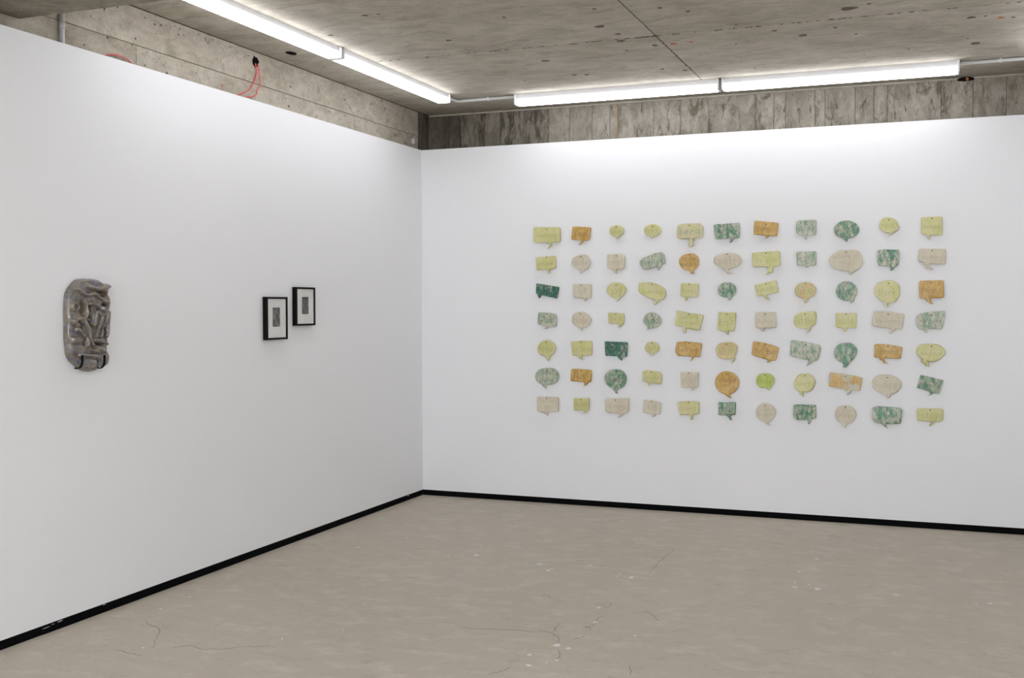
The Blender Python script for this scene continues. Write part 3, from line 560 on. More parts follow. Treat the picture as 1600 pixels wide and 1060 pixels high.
# blemishes in the ceiling concrete: pits, and two scraps of orange marker paint
def blob(bm, x, y, z, rx, ry, rnd, h=0.0015, n=9, ang=0.0, var=0.75):
    top = []; bot = []
    for k in range(n):
        a = k * 2 * math.pi / n; q = 0.925 - var / 2 + var * rnd.random()
        u, v = rx * q * math.cos(a), ry * q * math.sin(a)
        px, py = x + u * math.cos(ang) - v * math.sin(ang), y + u * math.sin(ang) + v * math.cos(ang)
        top.append(bm.verts.new((px, py, z - h))); bot.append(bm.verts.new((px, py, z + 0.004)))
    bm.faces.new(top)
    for k in range(n): bm.faces.new((top[k], bot[k], bot[(k + 1) % n], top[(k + 1) % n]))
rb = random.Random(5)
bm = bmesh.new()
for x, y, s in SPOT:
    blob(bm, x, y, CEIL, s * 0.0026, s * 0.0024, rb)
for k in range(22):            # broken arris along the crossing of the joints
    blob(bm, 2.285 - 0.010 * k * rb.random() * 1.2, -1.655 + rb.gauss(0, 0.004), CEIL, 0.010, 0.007, rb)
for k in range(90):
    blob(bm, 4.3 * rb.random(), -1.655 + rb.gauss(0, 0.003), CEIL, 0.012 * rb.random() + 0.002, 0.004, rb)
for k in range(14):
    blob(bm, 2.285 + rb.gauss(0, 0.004), -1.6 + 0.07 * k, CEIL, 0.003, 0.014, rb)
o = bm_obj('surface_pits', bm, PITMAT, ce); o['kind'] = 'stuff'
bm = bmesh.new()
for x, y, a in ((2.335, -1.43, .022), (2.44, -1.44, .016), (4.10, -1.36, .02)): blob(bm, x, y, CEIL, a, a * .8, rb, 0.0022)
o = bm_obj('marker_paint', bm, ORANGE, ce); o['kind'] = 'stuff'
# bore hole in the ceiling beside the left lamps
bm = bmesh.new(); blob(bm, 0.128, -2.058, CEIL, 0.030, 0.05, random.Random(2), 0.002, 16, 0.0, 0.15)
bm_obj('bore_hole', bm, HOLE, ce)

# pits on the left concrete wall (in y-z)
def wall_blob(bm, y, z, ry, rz, rnd, h=0.0015, n=9, x=CONC_L, var=0.7):
    top = []; bot = []
    for k in range(n):
        a = k * 2 * math.pi / n; q = 0.95 - var / 2 + var * rnd.random()
        py, pz = y + ry * q * math.cos(a), z + rz * q * math.sin(a)
        top.append(bm.verts.new((x + h, py, pz))); bot.append(bm.verts.new((x - 0.004, py, pz)))
    bm.faces.new(top)
    for k in range(n): bm.faces.new((top[k], bot[k], bot[(k + 1) % n], top[(k + 1) % n]))
bm = bmesh.new(); rw = random.Random(21)
for k in range(60):
    y = -3.7 + 3.8 * rw.random(); z = 2.735 + 0.29 * rw.random(); s = 0.002 + 0.005 * rw.random() ** 3
    wall_blob(bm, y, z, s * 1.4, s, rw)
for k in range(16):
    wall_blob(bm, -2.9 + rw.gauss(0, .35), 3.0 + rw.gauss(0, .01), 0.006, 0.004, rw)
o = bm_obj('surface_pits', bm, PITMAT, wl); o['kind'] = 'stuff'
bm = bmesh.new(); wall_blob(bm, -2.172, 2.972, 0.034, 0.034, random.Random(8), 0.003, 18, CONC_L, 0.3)
bm_obj('conduit_hole', bm, HOLE, wl)
bm = bmesh.new(); wall_blob(bm, -2.506, 2.769, 0.008, 0.006, random.Random(8), 0.003, 8)
bm_obj('marker_paint', bm, WIRE, wl)
bm = bmesh.new(); wall_blob(bm, -0.045, 2.793, 0.03, 0.026, random.Random(4), 0.004, 12, CONC_L, 0.3)
bm_obj('filler_patch', bm, CONDUIT, wl)

# ================================================================== LAMPS
def batten(axis, a0, a1, c0, c1, z0, label, group=None):
    """surface-mounted batten: folded steel housing, opal diffuser, moulded end caps"""
    root = bpy.data.objects.new('batten_lamp', None); COL.objects.link(root)
    mid = ((a0 + a1) / 2, (c0 + c1) / 2)
    root.location = (mid[0], mid[1], CEIL) if axis == 'x' else (mid[1], mid[0], CEIL)
    L = a1 - a0; W = c1 - c0; H = CEIL - z0; zs = -H * 0.50
    def B(name, l0, l1, w0, w1, h0, h1, mat, bev):
        if axis == 'x': return box(name, l0, l1, w0, w1, h0, h1, mat, root, bev)
        return box(name, w0, w1, l0, l1, h0, h1, mat, root, bev)
    e = 0.012
    B('housing', -L / 2 + e, L / 2 - e, -W / 2 + 0.010, W / 2 - 0.010, zs, 0.0, HOUSING, 0.002)
    B('diffuser', -L / 2 + e, L / 2 - e, -W / 2, W / 2, -H, zs, LAMP, 0.012)
    for s in (-1, 1):
        l0, l1 = (s * L / 2 - (e if s > 0 else 0), s * L / 2 + (0 if s > 0 else e))
        B('end_cap', l0, l1, -W / 2 - 0.0015, W / 2 + 0.0015, -H - 0.001, 0.0, ENDCAP, 0.006)
    return tag(root, label, 'lamp', group)
ORD5 = ['first', 'second', 'third', 'fourth', 'fifth', 'sixth', 'seventh']
LG = 'white battens under the concrete ceiling'
batten('y', -2.062, -0.537, 0.40, 0.497, 2.968, 'white batten lamp along the left wall, the one ending near the room corner', LG)
batten('y', -3.62, -2.085, 0.40, 0.497, 2.968, 'white batten lamp along the left wall, cut off by the top edge', LG)
batten('x', 0.92, 2.405, -0.365, -0.27, 2.956, 'white batten lamp along the back wall, the left one of the joined pair', LG)
batten('x', 2.42, 3.912, -0.365, -0.27, 2.956, 'white batten lamp along the back wall, the right one of the joined pair', LG)
batten('y', -2.06, -0.537, 4.35, 4.447, 2.968, 'white batten lamp beside the right wall, nearest the back wall', LG)
batten('y', -3.60, -2.085, 4.35, 4.447, 2.968, 'white batten lamp beside the right wall, nearest the concrete beam', LG)
batten('x', 0.92, 2.405, -3.70, -3.605, 2.956, 'unseen added fill batten parallel to the concrete beam, left one of its pair', LG)  # unseen pair, added to brighten the middle of the walls
batten('x', 2.42, 3.912, -3.70, -3.605, 2.956, 'unseen added fill batten parallel to the concrete beam, right one of its pair', LG)
for k, (y0, y1) in enumerate(((-7.10, -5.58), (-8.65, -7.13))):  # unseen front-bay lamps, added as fill for the lower walls
    for q, x in enumerate((0.70, 1.75, 2.85, 3.95)):
        batten('y', y0, y1, x, x + 0.097, 2.968, 'unseen added fill batten behind the beam, %s row from the left wall, %s' % (ORD5[q], ('near one', 'far one')[k]), LG)

# ================================================================== SERVICES
def tube_obj(name, pts, r, mat, label, cat, n=10, smooth=True, group=None):
    bm = bmesh.new(); add_tube(bm, pts, r, n)
    return tag(bm_obj(name, bm, mat, None, smooth), label, cat, group)
o = tube_obj('conduit', [(0.45, -0.532, 3.022), (0.45, -0.36, 3.022), (0.453, -0.335, 3.022), (0.46, -0.323, 3.022), (0.475, -0.318, 3.022), (0.917, -0.318, 3.022)], 0.0105, CONDUIT,
             'short white conduit joining the two lamp rows at the room corner', 'conduit')
o = tube_obj('conduit', [(3.914, -0.30, 3.022), (4.37, -0.30, 3.022), (4.385, -0.304, 3.022), (4.397, -0.318, 3.022), (4.40, -0.34, 3.022), (4.40, -0.532, 3.022)], 0.0105, CONDUIT,
             'white conduit leaving the right end of the back wall lamps', 'conduit')
def clip_ring(parent, c, ax):
    bm = bmesh.new(); x, y, z = c
    if ax == 'x': add_box(bm, x - .008, x + .008, y - .014, y + .014, z - .0125, CEIL, 0.003)
    else: add_box(bm, x - .014, x + .014, y - .008, y + .008, z - .0125, CEIL, 0.003)
    bm_obj('saddle_clip', bm, CONDUIT, parent)
o = bpy.data.objects['conduit']; clip_ring(o, (0.70, -0.318, 3.022), 'x')
clip_ring(bpy.data.objects['conduit.001'], (4.15, -0.30, 3.022), 'x')
pp = tube_obj('pipe', [(-0.0365, -3.755, 2.4), (-0.0365, -3.755, 2.7), (-0.0365, -3.755, CEIL - 0.001)], 0.012, PIPE,
              'grey vertical pipe against the concrete, above the white left wall', 'pipe', 14)
bm = bmesh.new(); add_tube(bm, [(-0.0365, -3.755, 2.80), (-0.0365, -3.755, 2.832)], 0.0143, 14)
bm_obj('coupling', bm, PIPE, pp, True)
xw = -0.040
def cable(pts, label):
    p3 = [(x, y, z) for x, y, z in catmull(pts, 8)]
    return tube_obj('cable', p3, 0.0036, WIRE, label, 'cable', 8, True, 'red cables above the left wall')
cable([(-0.0435, -2.182, 2.962), (-0.0435, -2.178, 2.945), (-0.0435, -2.170, 2.91), (-0.0435, -2.185, 2.875), (-0.0435, -2.205, 2.84), (-0.0435, -2.245, 2.795), (-0.0435, -2.30, 2.765), (-0.0435, -2.365, 2.738), (-0.0435, -2.42, 2.70), (-0.0435, -2.44, 2.62)],
      'thin red cable hanging from the hole, left strand of the pair')
cable([(-0.031, -2.176, 2.960), (-0.031, -2.170, 2.94), (-0.031, -2.163, 2.91), (-0.031, -2.155, 2.87), (-0.031, -2.155, 2.832), (-0.031, -2.185, 2.80), (-0.031, -2.192, 2.775), (-0.031, -2.235, 2.752), (-0.031, -2.30, 2.738), (-0.031, -2.35, 2.70), (-0.031, -2.37, 2.62)],
      'thin red cable hanging from the hole, right strand of the pair')
cable([(-0.036, -3.54, 2.60), (-0.036, -3.51, 2.70), (-0.036, -3.455, 2.743), (-0.036, -3.40, 2.756), (-0.036, -3.345, 2.756), (-0.036, -3.30, 2.744), (-0.036, -3.27, 2.715), (-0.036, -3.26, 2.60)],
      'low red cable loop over the white wall top near the pipe')
# broken-out pocket with a conduit stub where ceiling meets the back wall
pk = bpy.data.objects.new('conduit_stub', None); COL.objects.link(pk); pk.location = (3.96, CONC_B - 0.02, 3.02)
bm = bmesh.new(); rq = random.Random(9)
vs = [bm.verts.new((math.cos(a) * (0.045 + 0.02 * rq.random()), 0, math.sin(a) * 0.013)) for a in [k * math.pi / 5 for k in range(10)]]
f = bm.faces.new(vs); ex = bmesh.ops.extrude_face_region(bm, geom=[f])
for v in ex['geom']:
    if isinstance(v, bmesh.types.BMVert): v.co.y += 0.018
bm_obj('pocket', bm, HOLE, pk)
bm = bmesh.new(); add_tube(bm, [(0.008, 0.012, 0.004), (0.008, -0.012, 0.0), (0.009, -0.018, -0.012)], 0.009, 10)
bm_obj('orange_stub', bm, ORANGE, pk, True)
tag(pk, 'orange conduit stub in a dark pocket below the back lamp end', 'conduit')

# ================================================================== FRAMED PRINTS ON THE LEFT WALL
def frame(y0, y1, z0, z1, py0, py1, pz0, pz1, pm, label):
    root = bpy.data.objects.new('framed_print', None); COL.objects.link(root)
    yc, zc = (y0 + y1) / 2, (z0 + z1) / 2
    root.location = (0.0, yc, zc)
    d, fw = 0.030, 0.0145
    Y0, Y1, Z0, Z1 = y0 - yc, y1 - yc, z0 - zc, z1 - zc
    box('frame_rail', 0.0005, d, Y0, Y0 + fw, Z0, Z1, BLACKWOOD, root, 0.0008)
    box('frame_rail', 0.0005, d, Y1 - fw, Y1, Z0, Z1, BLACKWOOD, root, 0.0008)
    box('frame_rail', 0.0005, d, Y0 + fw, Y1 - fw, Z0, Z0 + fw * 0.85, BLACKWOOD, root, 0.0008)
    box('frame_rail', 0.0005, d, Y0 + fw, Y1 - fw, Z1 - fw * 0.85, Z1, BLACKWOOD, root, 0.0008)
    # mount board with a bevelled window
    a, b, c, e = py0 - yc, py1 - yc, pz0 - zc, pz1 - zc
    oY0, oY1, oZ0, oZ1 = Y0 + fw, Y1 - fw, Z0 + fw * .85, Z1 - fw * .85
    t1, t0, bv = 0.0245, 0.0225, 0.0015
    V = [(t1, oY0, oZ0), (t1, oY1, oZ0), (t1, oY1, oZ1), (t1, oY0, oZ1), (t1, a - bv, c - bv), (t1, b + bv, c - bv), (t1, b + bv, e + bv), (t1, a - bv, e + bv), (t0, a, c), (t0, b, c), (t0, b, e), (t0, a, e)]
    F = [(0, 1, 5, 4), (1, 2, 6, 5), (2, 3, 7, 6), (3, 0, 4, 7), (4, 5, 9, 8), (5, 6, 10, 9), (6, 7, 11, 10), (7, 4, 8, 11)]
    mt = mesh_obj('mount', V, F, MATBOARD, root)
    box('print', 0.021, t0, a - 0.004, b + 0.004, c - 0.004, e + 0.004, pm, mt)
    box('backing', 0.004, 0.0205, oY0, oY1, oZ0, oZ1, MATBOARD, root)
    box('glass_pane', 0.0258, 0.0272, oY0, oY1, oZ0, oZ1, GLASS, root)
    return tag(root, label, 'picture', 'framed prints on the left wall')
frame(-2.1945, -1.9665, 1.2950, 1.5565, -2.124, -2.041, 1.3738, 1.4922, PRINTS[0], 'black-framed print with speckled image, lower and nearer the relief')
frame(-1.8685, -1.6405, 1.3755, 1.6205, -1.793, -1.713, 1.4488, 1.5578, PRINTS[1], 'black-framed print with smooth grey image, hung higher and nearer the corner')

# ================================================================== CERAMIC RELIEF
def inside(poly, x, y):
    c = False; j = len(poly) - 1
    for i in range(len(poly)):
        xi, yi = poly[i]; xj, yj = poly[j]
        if (yi > y) != (yj > y) and x < (xj - xi) * (y - yi) / (yj - yi) + xi: c = not c
        j = i
    return c
def seg_d(px, py, a, b):
    ax, ay = a; bx, by = b; dx, dy = bx - ax, by - ay
    L = dx * dx + dy * dy
    t = max(0, min(1, ((px - ax) * dx + (py - ay) * dy) / L)) if L else 0
    return math.hypot(px - ax - t * dx, py - ay - t * dy)
def build_relief():
    root = bpy.data.objects.new('ceramic_relief', None); COL.objects.link(root); root.location = (0.0, -3.69, 1.41)
    out = catmull(SC_OUT, 4, True)
    ridges = [catmull(r, 4) for r in SC_RIDGE]
    st = 2.2
    from mathutils import noise as mnoise
    bx = (min(p[0] for p in out), max(p[0] for p in out)); bz = (min(p[1] for p in out), max(p[1] for p in out))
    def edge(u, v): return min(seg_d(u, v, out[i], out[(i + 1) % len(out)]) for i in range(len(out)))
    def height(u, v, e):
        k = min(1.0, e / 15.0)
        h = 20 + 18 * math.sqrt(max(0, 1 - (1 - k) ** 2))
        n = mnoise.noise(Vector((u * 0.022, v * 0.022, 0.3))) * 5 + mnoise.noise(Vector((u * 0.07, v * 0.07, 4.3))) * 2.2
        rid = 0
        for ri, r in enumerate(ridges):
            lw = (10, 6.5, 12, 9, 11, 11, 8, 9, 12, 10, 11.5, 11, 12, 22, 10, 11, 12, 18)[ri]
            dmin = 1e9
            for i in range(len(r) - 1):
                dmin = min(dmin, seg_d(u, v, r[i], r[i + 1]))
                if dmin < 1: break
            if dmin < lw: rid = max(rid, math.sqrt(1 - (dmin / lw) ** 2) * (17 + lw * 0.4))
        ho = 0
        for a, b, ra, rb_ in SC_HOLE:
            q = ((u - a) / (ra * 1.1)) ** 2 + ((v - b) / (rb_ * 1.1)) ** 2
            if q < 1.6: ho = max(ho, min(1, (1.6 - q) / 0.9))
        h = h + n + rid * k - ho * 34 * k * (1 if rid < 6 else 0.4)
        return max(5.0, h)
    nu = int((bx[1] - bx[0]) / st) + 2; nv = int((bz[1] - bz[0]) / st) + 2
    idx = {}; V = []; F = []
    ins = {}
    for i in range(nu + 1):
        for j in range(nv + 1):
            u, v = bx[0] - st / 2 + i * st, bz[0] - st / 2 + j * st
            ins[(i, j)] = inside(out, u, v)
    def vid(i, j):
        if (i, j) not in idx:
            u, v = bx[0] - st / 2 + i * st, bz[0] - st / 2 + j * st
            e = edge(u, v) if ins[(i, j)] else 0.0
            if not ins[(i, j)]:      # pull rim vertices onto the outline
                best = None; bd = 1e9
                for q in range(len(out)):
                    a, b = out[q], out[(q + 1) % len(out)]
                    dx, dy = b[0] - a[0], b[1] - a[1]; L = dx * dx + dy * dy or 1
                    t = max(0, min(1, ((u - a[0]) * dx + (v - a[1]) * dy) / L))
                    p = (a[0] + t * dx, a[1] + t * dy); dd = math.hypot(p[0] - u, p[1] - v)
                    if dd < bd: bd, best = dd, p
                u, v = best
            idx[(i, j)] = len(V); V.append((height(u, v, e) / 1000, u / 1000, v / 1000))
        return idx[(i, j)]
    from collections import Counter
    ec = Counter()
    for i in range(nu):
        for j in range(nv):
            c = [(i, j), (i + 1, j), (i + 1, j + 1), (i, j + 1)]
            if sum(ins[q] for q in c) >= 2:
                f = [vid(*q) for q in c]; F.append(tuple(f))
                for a, b in zip(f, f[1:] + f[:1]): ec[(a, b)] += 1
    back = {}
    def bk(a):
        if a not in back:
            back[a] = len(V); x, y, z = V[a]; V.append((0.0008, y, z))
        return back[a]
    for (a, b) in list(ec):
        if (b, a) not in ec: F.append((b, a, bk(a), bk(b)))
    o = mesh_obj('relief_body', V, F, STONEWARE, root, True)
    md = o.modifiers.new('smooth', 'SMOOTH'); md.iterations = 1; md.factor = 0.35
    # black hooks that carry the piece from below
    for cl in SC_CLIP:
        (u0, v0), (u1, v1) = cl[0], cl[2]
        pts = [(0.066, u0, v0 + 2), (0.066, u0, v0 - 20), (0.064, u0 - 1, v0 - 40), (0.056, u0 - 2, v0 - 54), (0.044, u0 - 3, v0 - 61), (0.032, u0 - 3, v0 - 62), (0.026, u0 - 3, v0 - 58)]
        p3 = catmull([(x, a / 1000, b / 1000) for x, a, b in pts], 4)
        bm = bmesh.new(); ring = []
        for i, p in enumerate(p3):
            a = Vector(p3[max(0, i - 1)]); b = Vector(p3[min(len(p3) - 1, i + 1)])
            t = (b - a).normalized(); nrm = Vector((t.z, 0, -t.x)) * 0.0022
            P = Vector(p); wv = Vector((0, 0.0065, 0))
            ring.append([bm.verts.new(P + wv + nrm), bm.verts.new(P - wv + nrm), bm.verts.new(P - wv - nrm), bm.verts.new(P + wv - nrm)])
        for a, b in zip(ring, ring[1:]):
            for k in range(4): bm.faces.new((a[k], a[(k + 1) % 4], b[(k + 1) % 4], b[k]))
        bm.faces.new(ring[0]); bm.faces.new(ring[-1])
        bm_obj('bracket', bm, BRACKET, root)
    tag(root, 'glossy grey-brown ceramic relief with knotted ridges, blue and ochre speckles', 'sculpture')
build_relief()

# ================================================================== SPEECH BUBBLES ON THE BACK WALL
FONT = {
 'a': (.85, [[(.8, .8), (.4, 1), (0, .5), (.4, 0), (.8, .4)], [(.8, 1), (.8, 0)]]),
 'b': (.85, [[(0, 1.7), (0, 0)], [(0, .7), (.4, 1), (.8, .5), (.4, 0), (0, .3)]]),
 'c': (.8, [[(.75, .8), (.4, 1), (0, .5), (.4, 0), (.75, .2)]]),
 'd': (.85, [[(.8, 1.7), (.8, 0)], [(.8, .7), (.4, 1), (0, .5), (.4, 0), (.8, .3)]]),
 'e': (.8, [[(0, .5), (.75, .55), (.65, .9), (.35, 1), (0, .5), (.35, 0), (.75, .2)]]),
 'f': (.6, [[(.6, 1.6), (.35, 1.65), (.25, 1.3), (.25, 0)], [(0, .95), (.55, .95)]]),
 'g': (.85, [[(.8, .7), (.4, 1), (0, .5), (.4, .05), (.8, .4)], [(.8, 1), (.8, -.4), (.4, -.7), (.05, -.5)]]),
 'h': (.75, [[(0, 1.7), (0, 0)], [(0, .6), (.4, 1), (.7, .7), (.7, 0)]]),
 'i': (.15, [[(.05, 1), (.05, 0)], [(.05, 1.35), (.05, 1.48)]]),
 'j': (.35, [[(.3, 1), (.3, -.5), (0, -.65)], [(.3, 1.35), (.3, 1.48)]]),
 'k': (.7, [[(0, 1.7), (0, 0)], [(.6, 1), (0, .45), (.65, 0)]]),
 'l': (.15, [[(.05, 1.7), (.05, 0)]]),
 'm': (1.05, [[(0, 1), (0, 0)], [(0, .7), (.3, 1), (.5, .7), (.5, 0)], [(.5, .7), (.8, 1), (1, .7), (1, 0)]]),
 'n': (.75, [[(0, 1), (0, 0)], [(0, .6), (.4, 1), (.7, .7), (.7, 0)]]),
 'o': (.85, [[(.4, 1), (0, .5), (.4, 0), (.8, .5), (.4, 1)]]),
 'p': (.85, [[(0, 1), (0, -.7)], [(0, .7), (.4, 1), (.8, .5), (.4, 0), (0, .3)]]),
 'q': (.85, [[(.8, .7), (.4, 1), (0, .5), (.4, 0), (.8, .3)], [(.8, 1), (.8, -.7)]]),
 'r': (.6, [[(0, 1), (0, 0)], [(0, .6), (.3, .95), (.55, .9)]]),
 's': (.68, [[(.65, .85), (.3, 1), (.05, .75), (.6, .35), (.35, 0), (0, .15)]]),
 't': (.6, [[(.3, 1.5), (.3, .15), (.55, 0)], [(0, 1), (.6, 1)]]),
 'u': (.75, [[(0, 1), (0, .3), (.35, 0), (.7, .35)], [(.7, 1), (.7, 0)]]),
 'v': (.75, [[(0, 1), (.35, 0), (.7, 1)]]),
 'w': (1.0, [[(0, 1), (.25, 0), (.5, .8), (.75, 0), (1, 1)]]),
 'x': (.7, [[(0, 1), (.65, 0)], [(.65, 1), (0, 0)]]),
 'y': (.75, [[(0, 1), (.35, .15)], [(.7, 1), (.3, 0), (.05, -.6)]]),
 'z': (.7, [[(0, 1), (.65, 1), (0, 0), (.65, 0)]]),
 '!': (.15, [[(.05, 1.6), (.05, .4)], [(.05, .08), (.05, 0)]]),
 ' ': (.5, []),
}
def round_poly(pts, rad):
    """closed polygon with rounded corners"""
    out = []; N = len(pts)
    for i in range(N):
        p0, p1, p2 = Vector(pts[i - 1]), Vector(pts[i]), Vector(pts[(i + 1) % N])
        a = (p0 - p1); b = (p2 - p1); la, lb = a.length, b.length
        cosang = max(-1, min(1, a.dot(b) / (la * lb))); ang = math.acos(cosang)
        d = min(rad / max(0.15, math.tan(ang / 2)), la * 0.45, lb * 0.45)
        q0 = p1 + a / la * d; q2 = p1 + b / lb * d
        for k in range(6):
            t = k / 5
            out.append(tuple(q0 * (1 - t) ** 2 + p1 * 2 * t * (1 - t) + q2 * t * t))
    return out
def densify(pts, step):
    out = []
    for i, p in enumerate(pts):
        q = pts[(i + 1) % len(pts)]; n = max(1, int(math.hypot(q[0] - p[0], q[1] - p[1]) / step))
        for k in range(n): out.append((p[0] + (q[0] - p[0]) * k / n, p[1] + (q[1] - p[1]) * k / n))
    return out
def area(p): return sum(p[i][0] * p[(i + 1) % len(p)][1] - p[(i + 1) % len(p)][0] * p[i][1] for i in range(len(p))) / 2
def splice(body, tail):
    """replace the stretch of the body outline between the tail's two feet by the tail itself"""
    near = lambda q: min(range(len(body)), key=lambda i: (body[i][0] - q[0]) ** 2 + (body[i][1] - q[1]) ** 2)
    a, b = near(tail[0]), near(tail[-1]); N = len(body)
    if (b - a) % N <= (a - b) % N:
        keep = [body[(b + k) % N] for k in range((a - b) % N + 1)]      # b .. a the long way
        return keep[1:-1] + list(tail)
    keep = [body[(a + k) % N] for k in range((b - a) % N + 1)]
    return keep[1:-1] + list(tail)[::-1]
def offset(poly, d):
    N = len(poly); out = []
    for i in range(N):
        p0, p1, p2 = Vector(poly[i - 1]), Vector(poly[i]), Vector(poly[(i + 1) % N])
        e1 = (p1 - p0); e2 = (p2 - p1)
        if e1.length < 1e-6 or e2.length < 1e-6: out.append(tuple(p1)); continue
        n1 = Vector((-e1.y, e1.x)).normalized(); n2 = Vector((-e2.y, e2.x)).normalized()
        n = n1 + n2
        if n.length < 0.3: out.append(tuple(p1)); continue
        n.normalize(); k = min(1.6, 1 / max(0.5, n.dot(n1)))
        out.append(tuple(p1 + n * d * k))
    return out
rg = random.Random(77)
ORD = ['first', 'second', 'third', 'fourth', 'fifth', 'sixth', 'seventh', 'eighth', 'ninth', 'tenth', 'last']
ROWN = ['top row', 'second row', 'third row', 'fourth row', 'fifth row', 'sixth row', 'bottom row']
CNAME = {'lime': 'pale lime', 'bright': 'bright lime', 'cream': 'cream', 'cream_green': 'cream and lime', 'ochre': 'ochre', 'amber': 'amber and lime',
         'green': 'mottled green', 'pale': 'thinly glazed green', 'dark': 'dark green', 'patch': 'cream and orange'}
READ = {'joy', 'forest', 'smile', 'delighted', 'lament', 'scooped|out', 'skin', 'nothing', 'to comfort', 'stay', 'think', 'rest'}
def lettering(parent, words, ink, x0, x1, z0, z1, yf0, slope, warp):
    lines = words.split('|')
    bm = bmesh.new()
    wmax = 0; meas = []
    for ln in lines:
        w_ = sum(FONT[ch][0] + 0.32 for ch in ln) - 0.32; meas.append(w_); wmax = max(wmax, w_)
    sz = min((x1 - x0) * 0.74 / wmax, (z1 - z0) * (0.30 if len(lines) == 1 else 0.19))
    xc = (x0 + x1) / 2; zc = (z0 + z1) / 2
    for li, ln in enumerate(lines):
        zb = zc - sz * 0.55 - (z1 - z0) * 0.06 if len(lines) == 1 else zc + sz * (0.55 - 2.05 * li)
        x = xc - meas[li] * sz / 2
        for ch in ln:
            wd, strokes = FONT[ch]; jy = rg.gauss(0, 0.06) * sz
            for s in strokes:
                q = catmull(s, 4) if len(s) > 2 else s
                q = [(x + (a + rg.gauss(0, .012)) * sz, zb + b * sz + jy) for a, b in q]
                tw = max(0.0015, sz * 0.075) * (0.85 + 0.3 * rg.random())
                prev = None
                for i, p in enumerate(q):
                    a = q[max(0, i - 1)]; b = q[min(len(q) - 1, i + 1)]
                    dx, dz = b[0] - a[0], b[1] - a[1]; l = math.hypot(dx, dz) or 1
                    nx, nz = -dz / l * tw / 2, dx / l * tw / 2
                    zz = (p[0] - xc) * slope
                    yf = yf0 - warp(p[0], p[1] + zz)
                    cur = [bm.verts.new((p[0] + nx, yf - 0.0007, p[1] + nz + zz)), bm.verts.new((p[0] - nx, yf - 0.0007, p[1] - nz + zz)),
                           bm.verts.new((p[0] + nx, yf + 0.0005, p[1] + nz + zz)), bm.verts.new((p[0] - nx, yf + 0.0005, p[1] - nz + zz))]
                    if prev:
                        bm.faces.new((prev[0], prev[1], cur[1], cur[0])); bm.faces.new((prev[0], cur[0], cur[2], prev[2])); bm.faces.new((prev[1], prev[3], cur[3], cur[1]))
                    prev = cur
            x += (wd + 0.32) * sz
    o = bm_obj('lettering', bm, ink, parent); o['kind'] = 'stuff'

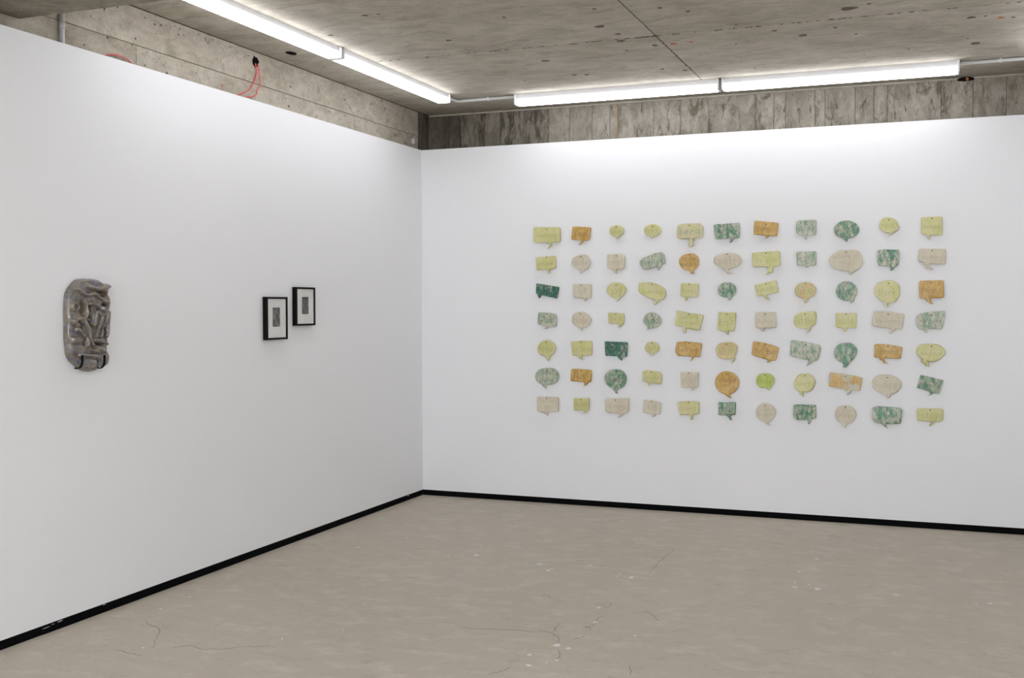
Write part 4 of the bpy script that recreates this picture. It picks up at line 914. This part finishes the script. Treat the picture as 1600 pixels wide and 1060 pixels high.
def bubble(row, col, kind, hx, hz, pts, rad, tail, glaze, words):
    P = [(a / 1000, b / 1000) for a, b in pts]; T = [(a / 1000, b / 1000) for a, b in tail]
    body = densify(round_poly(P, rad / 1000), 0.006) if kind == 'r' else densify(catmull(P, 5, True), 0.005)
    if area(body) < 0: body.reverse()
    poly = splice(body, T)
    if area(poly) < 0: poly.reverse()
    gap, th, bv = 0.006 + 0.005 * rg.random(), 0.0085 + 0.002 * rg.random(), 0.0022
    yb, ye, yf = -gap, -gap - th + bv, -gap - th
    # tessellate the outline with interior points, then pillow the rim
    N = len(poly)
    pts2 = [Vector(p) for p in poly]
    qx0, qx1 = min(p[0] for p in poly), max(p[0] for p in poly); qz0, qz1 = min(p[1] for p in poly), max(p[1] for p in poly)
    cand = [tuple(q) for d in (0.0016, 0.0036) for q in offset(poly, d)]
    stp = 0.009
    for i in range(int((qx1 - qx0) / stp) + 1):
        for j in range(int((qz1 - qz0) / stp) + 1):
            cand.append((qx0 + (i + 0.5 + 0.2 * (rg.random() - .5)) * stp, qz0 + (j + 0.5) * stp))
    depth = {}
    def edist(x, z): return min(seg_d(x, z, poly[k], poly[(k + 1) % N]) for k in range(N))
    for q in cand:
        if inside(poly, q[0], q[1]):
            e = edist(q[0], q[1])
            if e > 0.0012: pts2.append(Vector(q))
    vv, _, ff, _, _, _ = delaunay_2d_cdt(pts2, [(i, (i + 1) % N) for i in range(N)], [], 1, 1e-6)
    ph1, ph2, amp = rg.random() * 6, rg.random() * 6, 0.0012 + 0.0012 * rg.random()
    def warp(x, z): return amp * (math.sin(x * 26 + ph1) + math.sin(z * 31 + ph2))
    bm = bmesh.new(); fr = []; bk = []
    for p in vv:
        e = min(1.0, edist(p[0], p[1]) / 0.0045)
        prof = math.sqrt(max(0.0, 1 - (1 - e) ** 2))
        wv = warp(p[0], p[1]) * min(1.0, e)
        fr.append(bm.verts.new((p[0], ye - bv * prof - wv, p[1]))); bk.append(bm.verts.new((p[0], yb, p[1])))
    from collections import Counter
    ec = Counter()
    for f in ff:
        bm.faces.new([fr[i] for i in f]); bm.faces.new([bk[i] for i in reversed(f)])
        for i, j in zip(f, list(f[1:]) + [f[0]]): ec[(i, j)] += 1
    for (i, j) in list(ec):
        if (j, i) not in ec: bm.faces.new((fr[j], fr[i], bk[i], bk[j]))
    o = bm_obj('speech_bubble', bm, GLAZE[glaze], None, False, (hx, 0.0, hz))
    o.data.materials.append(RIM[glaze])
    for p_ in o.data.polygons:
        p_.use_smooth = abs(p_.normal.y) > 0.3
        if abs(p_.normal.y) < 0.5: p_.material_index = 1
    bx0, bx1 = min(p[0] for p in body), max(p[0] for p in body); bz0, bz1 = min(p[1] for p in body), max(p[1] for p in body)
    slope = 0.0
    if kind == 'r' and len(P) == 4: slope = ((P[1][1] - P[0][1]) / (P[1][0] - P[0][0]) + (P[2][1] - P[3][1]) / (P[2][0] - P[3][0])) / 2
    lettering(o, words, INK[glaze], bx0, bx1, bz0, bz1, yf, slope, warp)
    bm = bmesh.new()
    yf = yf - warp(0, 0)
    add_tube(bm, [(0, 0.012, 0), (0, yf - 0.0012, 0)], 0.0014, 8)
    add_tube(bm, [(0, yf + 0.0004, 0), (0, yf - 0.0008, 0), (0, yf - 0.0016, 0)], 0.0042, 10)
    bm_obj('nail', bm, NAIL, o)
    wpx, hpx = bx1 - bx0, bz1 - bz0
    if kind == 'e': shp = 'round' if 0.8 < wpx / hpx < 1.2 else 'oval'
    else: shp = 'squarish' if wpx / hpx < 1.22 else 'rectangular'
    pos = '%s from left in the %s' % (ORD[col - 1], ROWN[row - 1]) if col < 11 else 'last on the right in the %s' % ROWN[row - 1]
    if words in READ: lab = "%s %s ceramic speech bubble '%s', %s" % (CNAME[glaze], shp, words.replace('|', ' '), pos)
    else: lab = '%s %s ceramic speech bubble, %s' % (CNAME[glaze], shp, pos)
    wl_ = lab.split()
    if len(wl_) > 16: lab = lab.replace(' ceramic', '')
    tag(o, lab, 'speech bubble', 'glazed clay speech bubbles on the back wall')
for b in BUBBLES: bubble(*b)
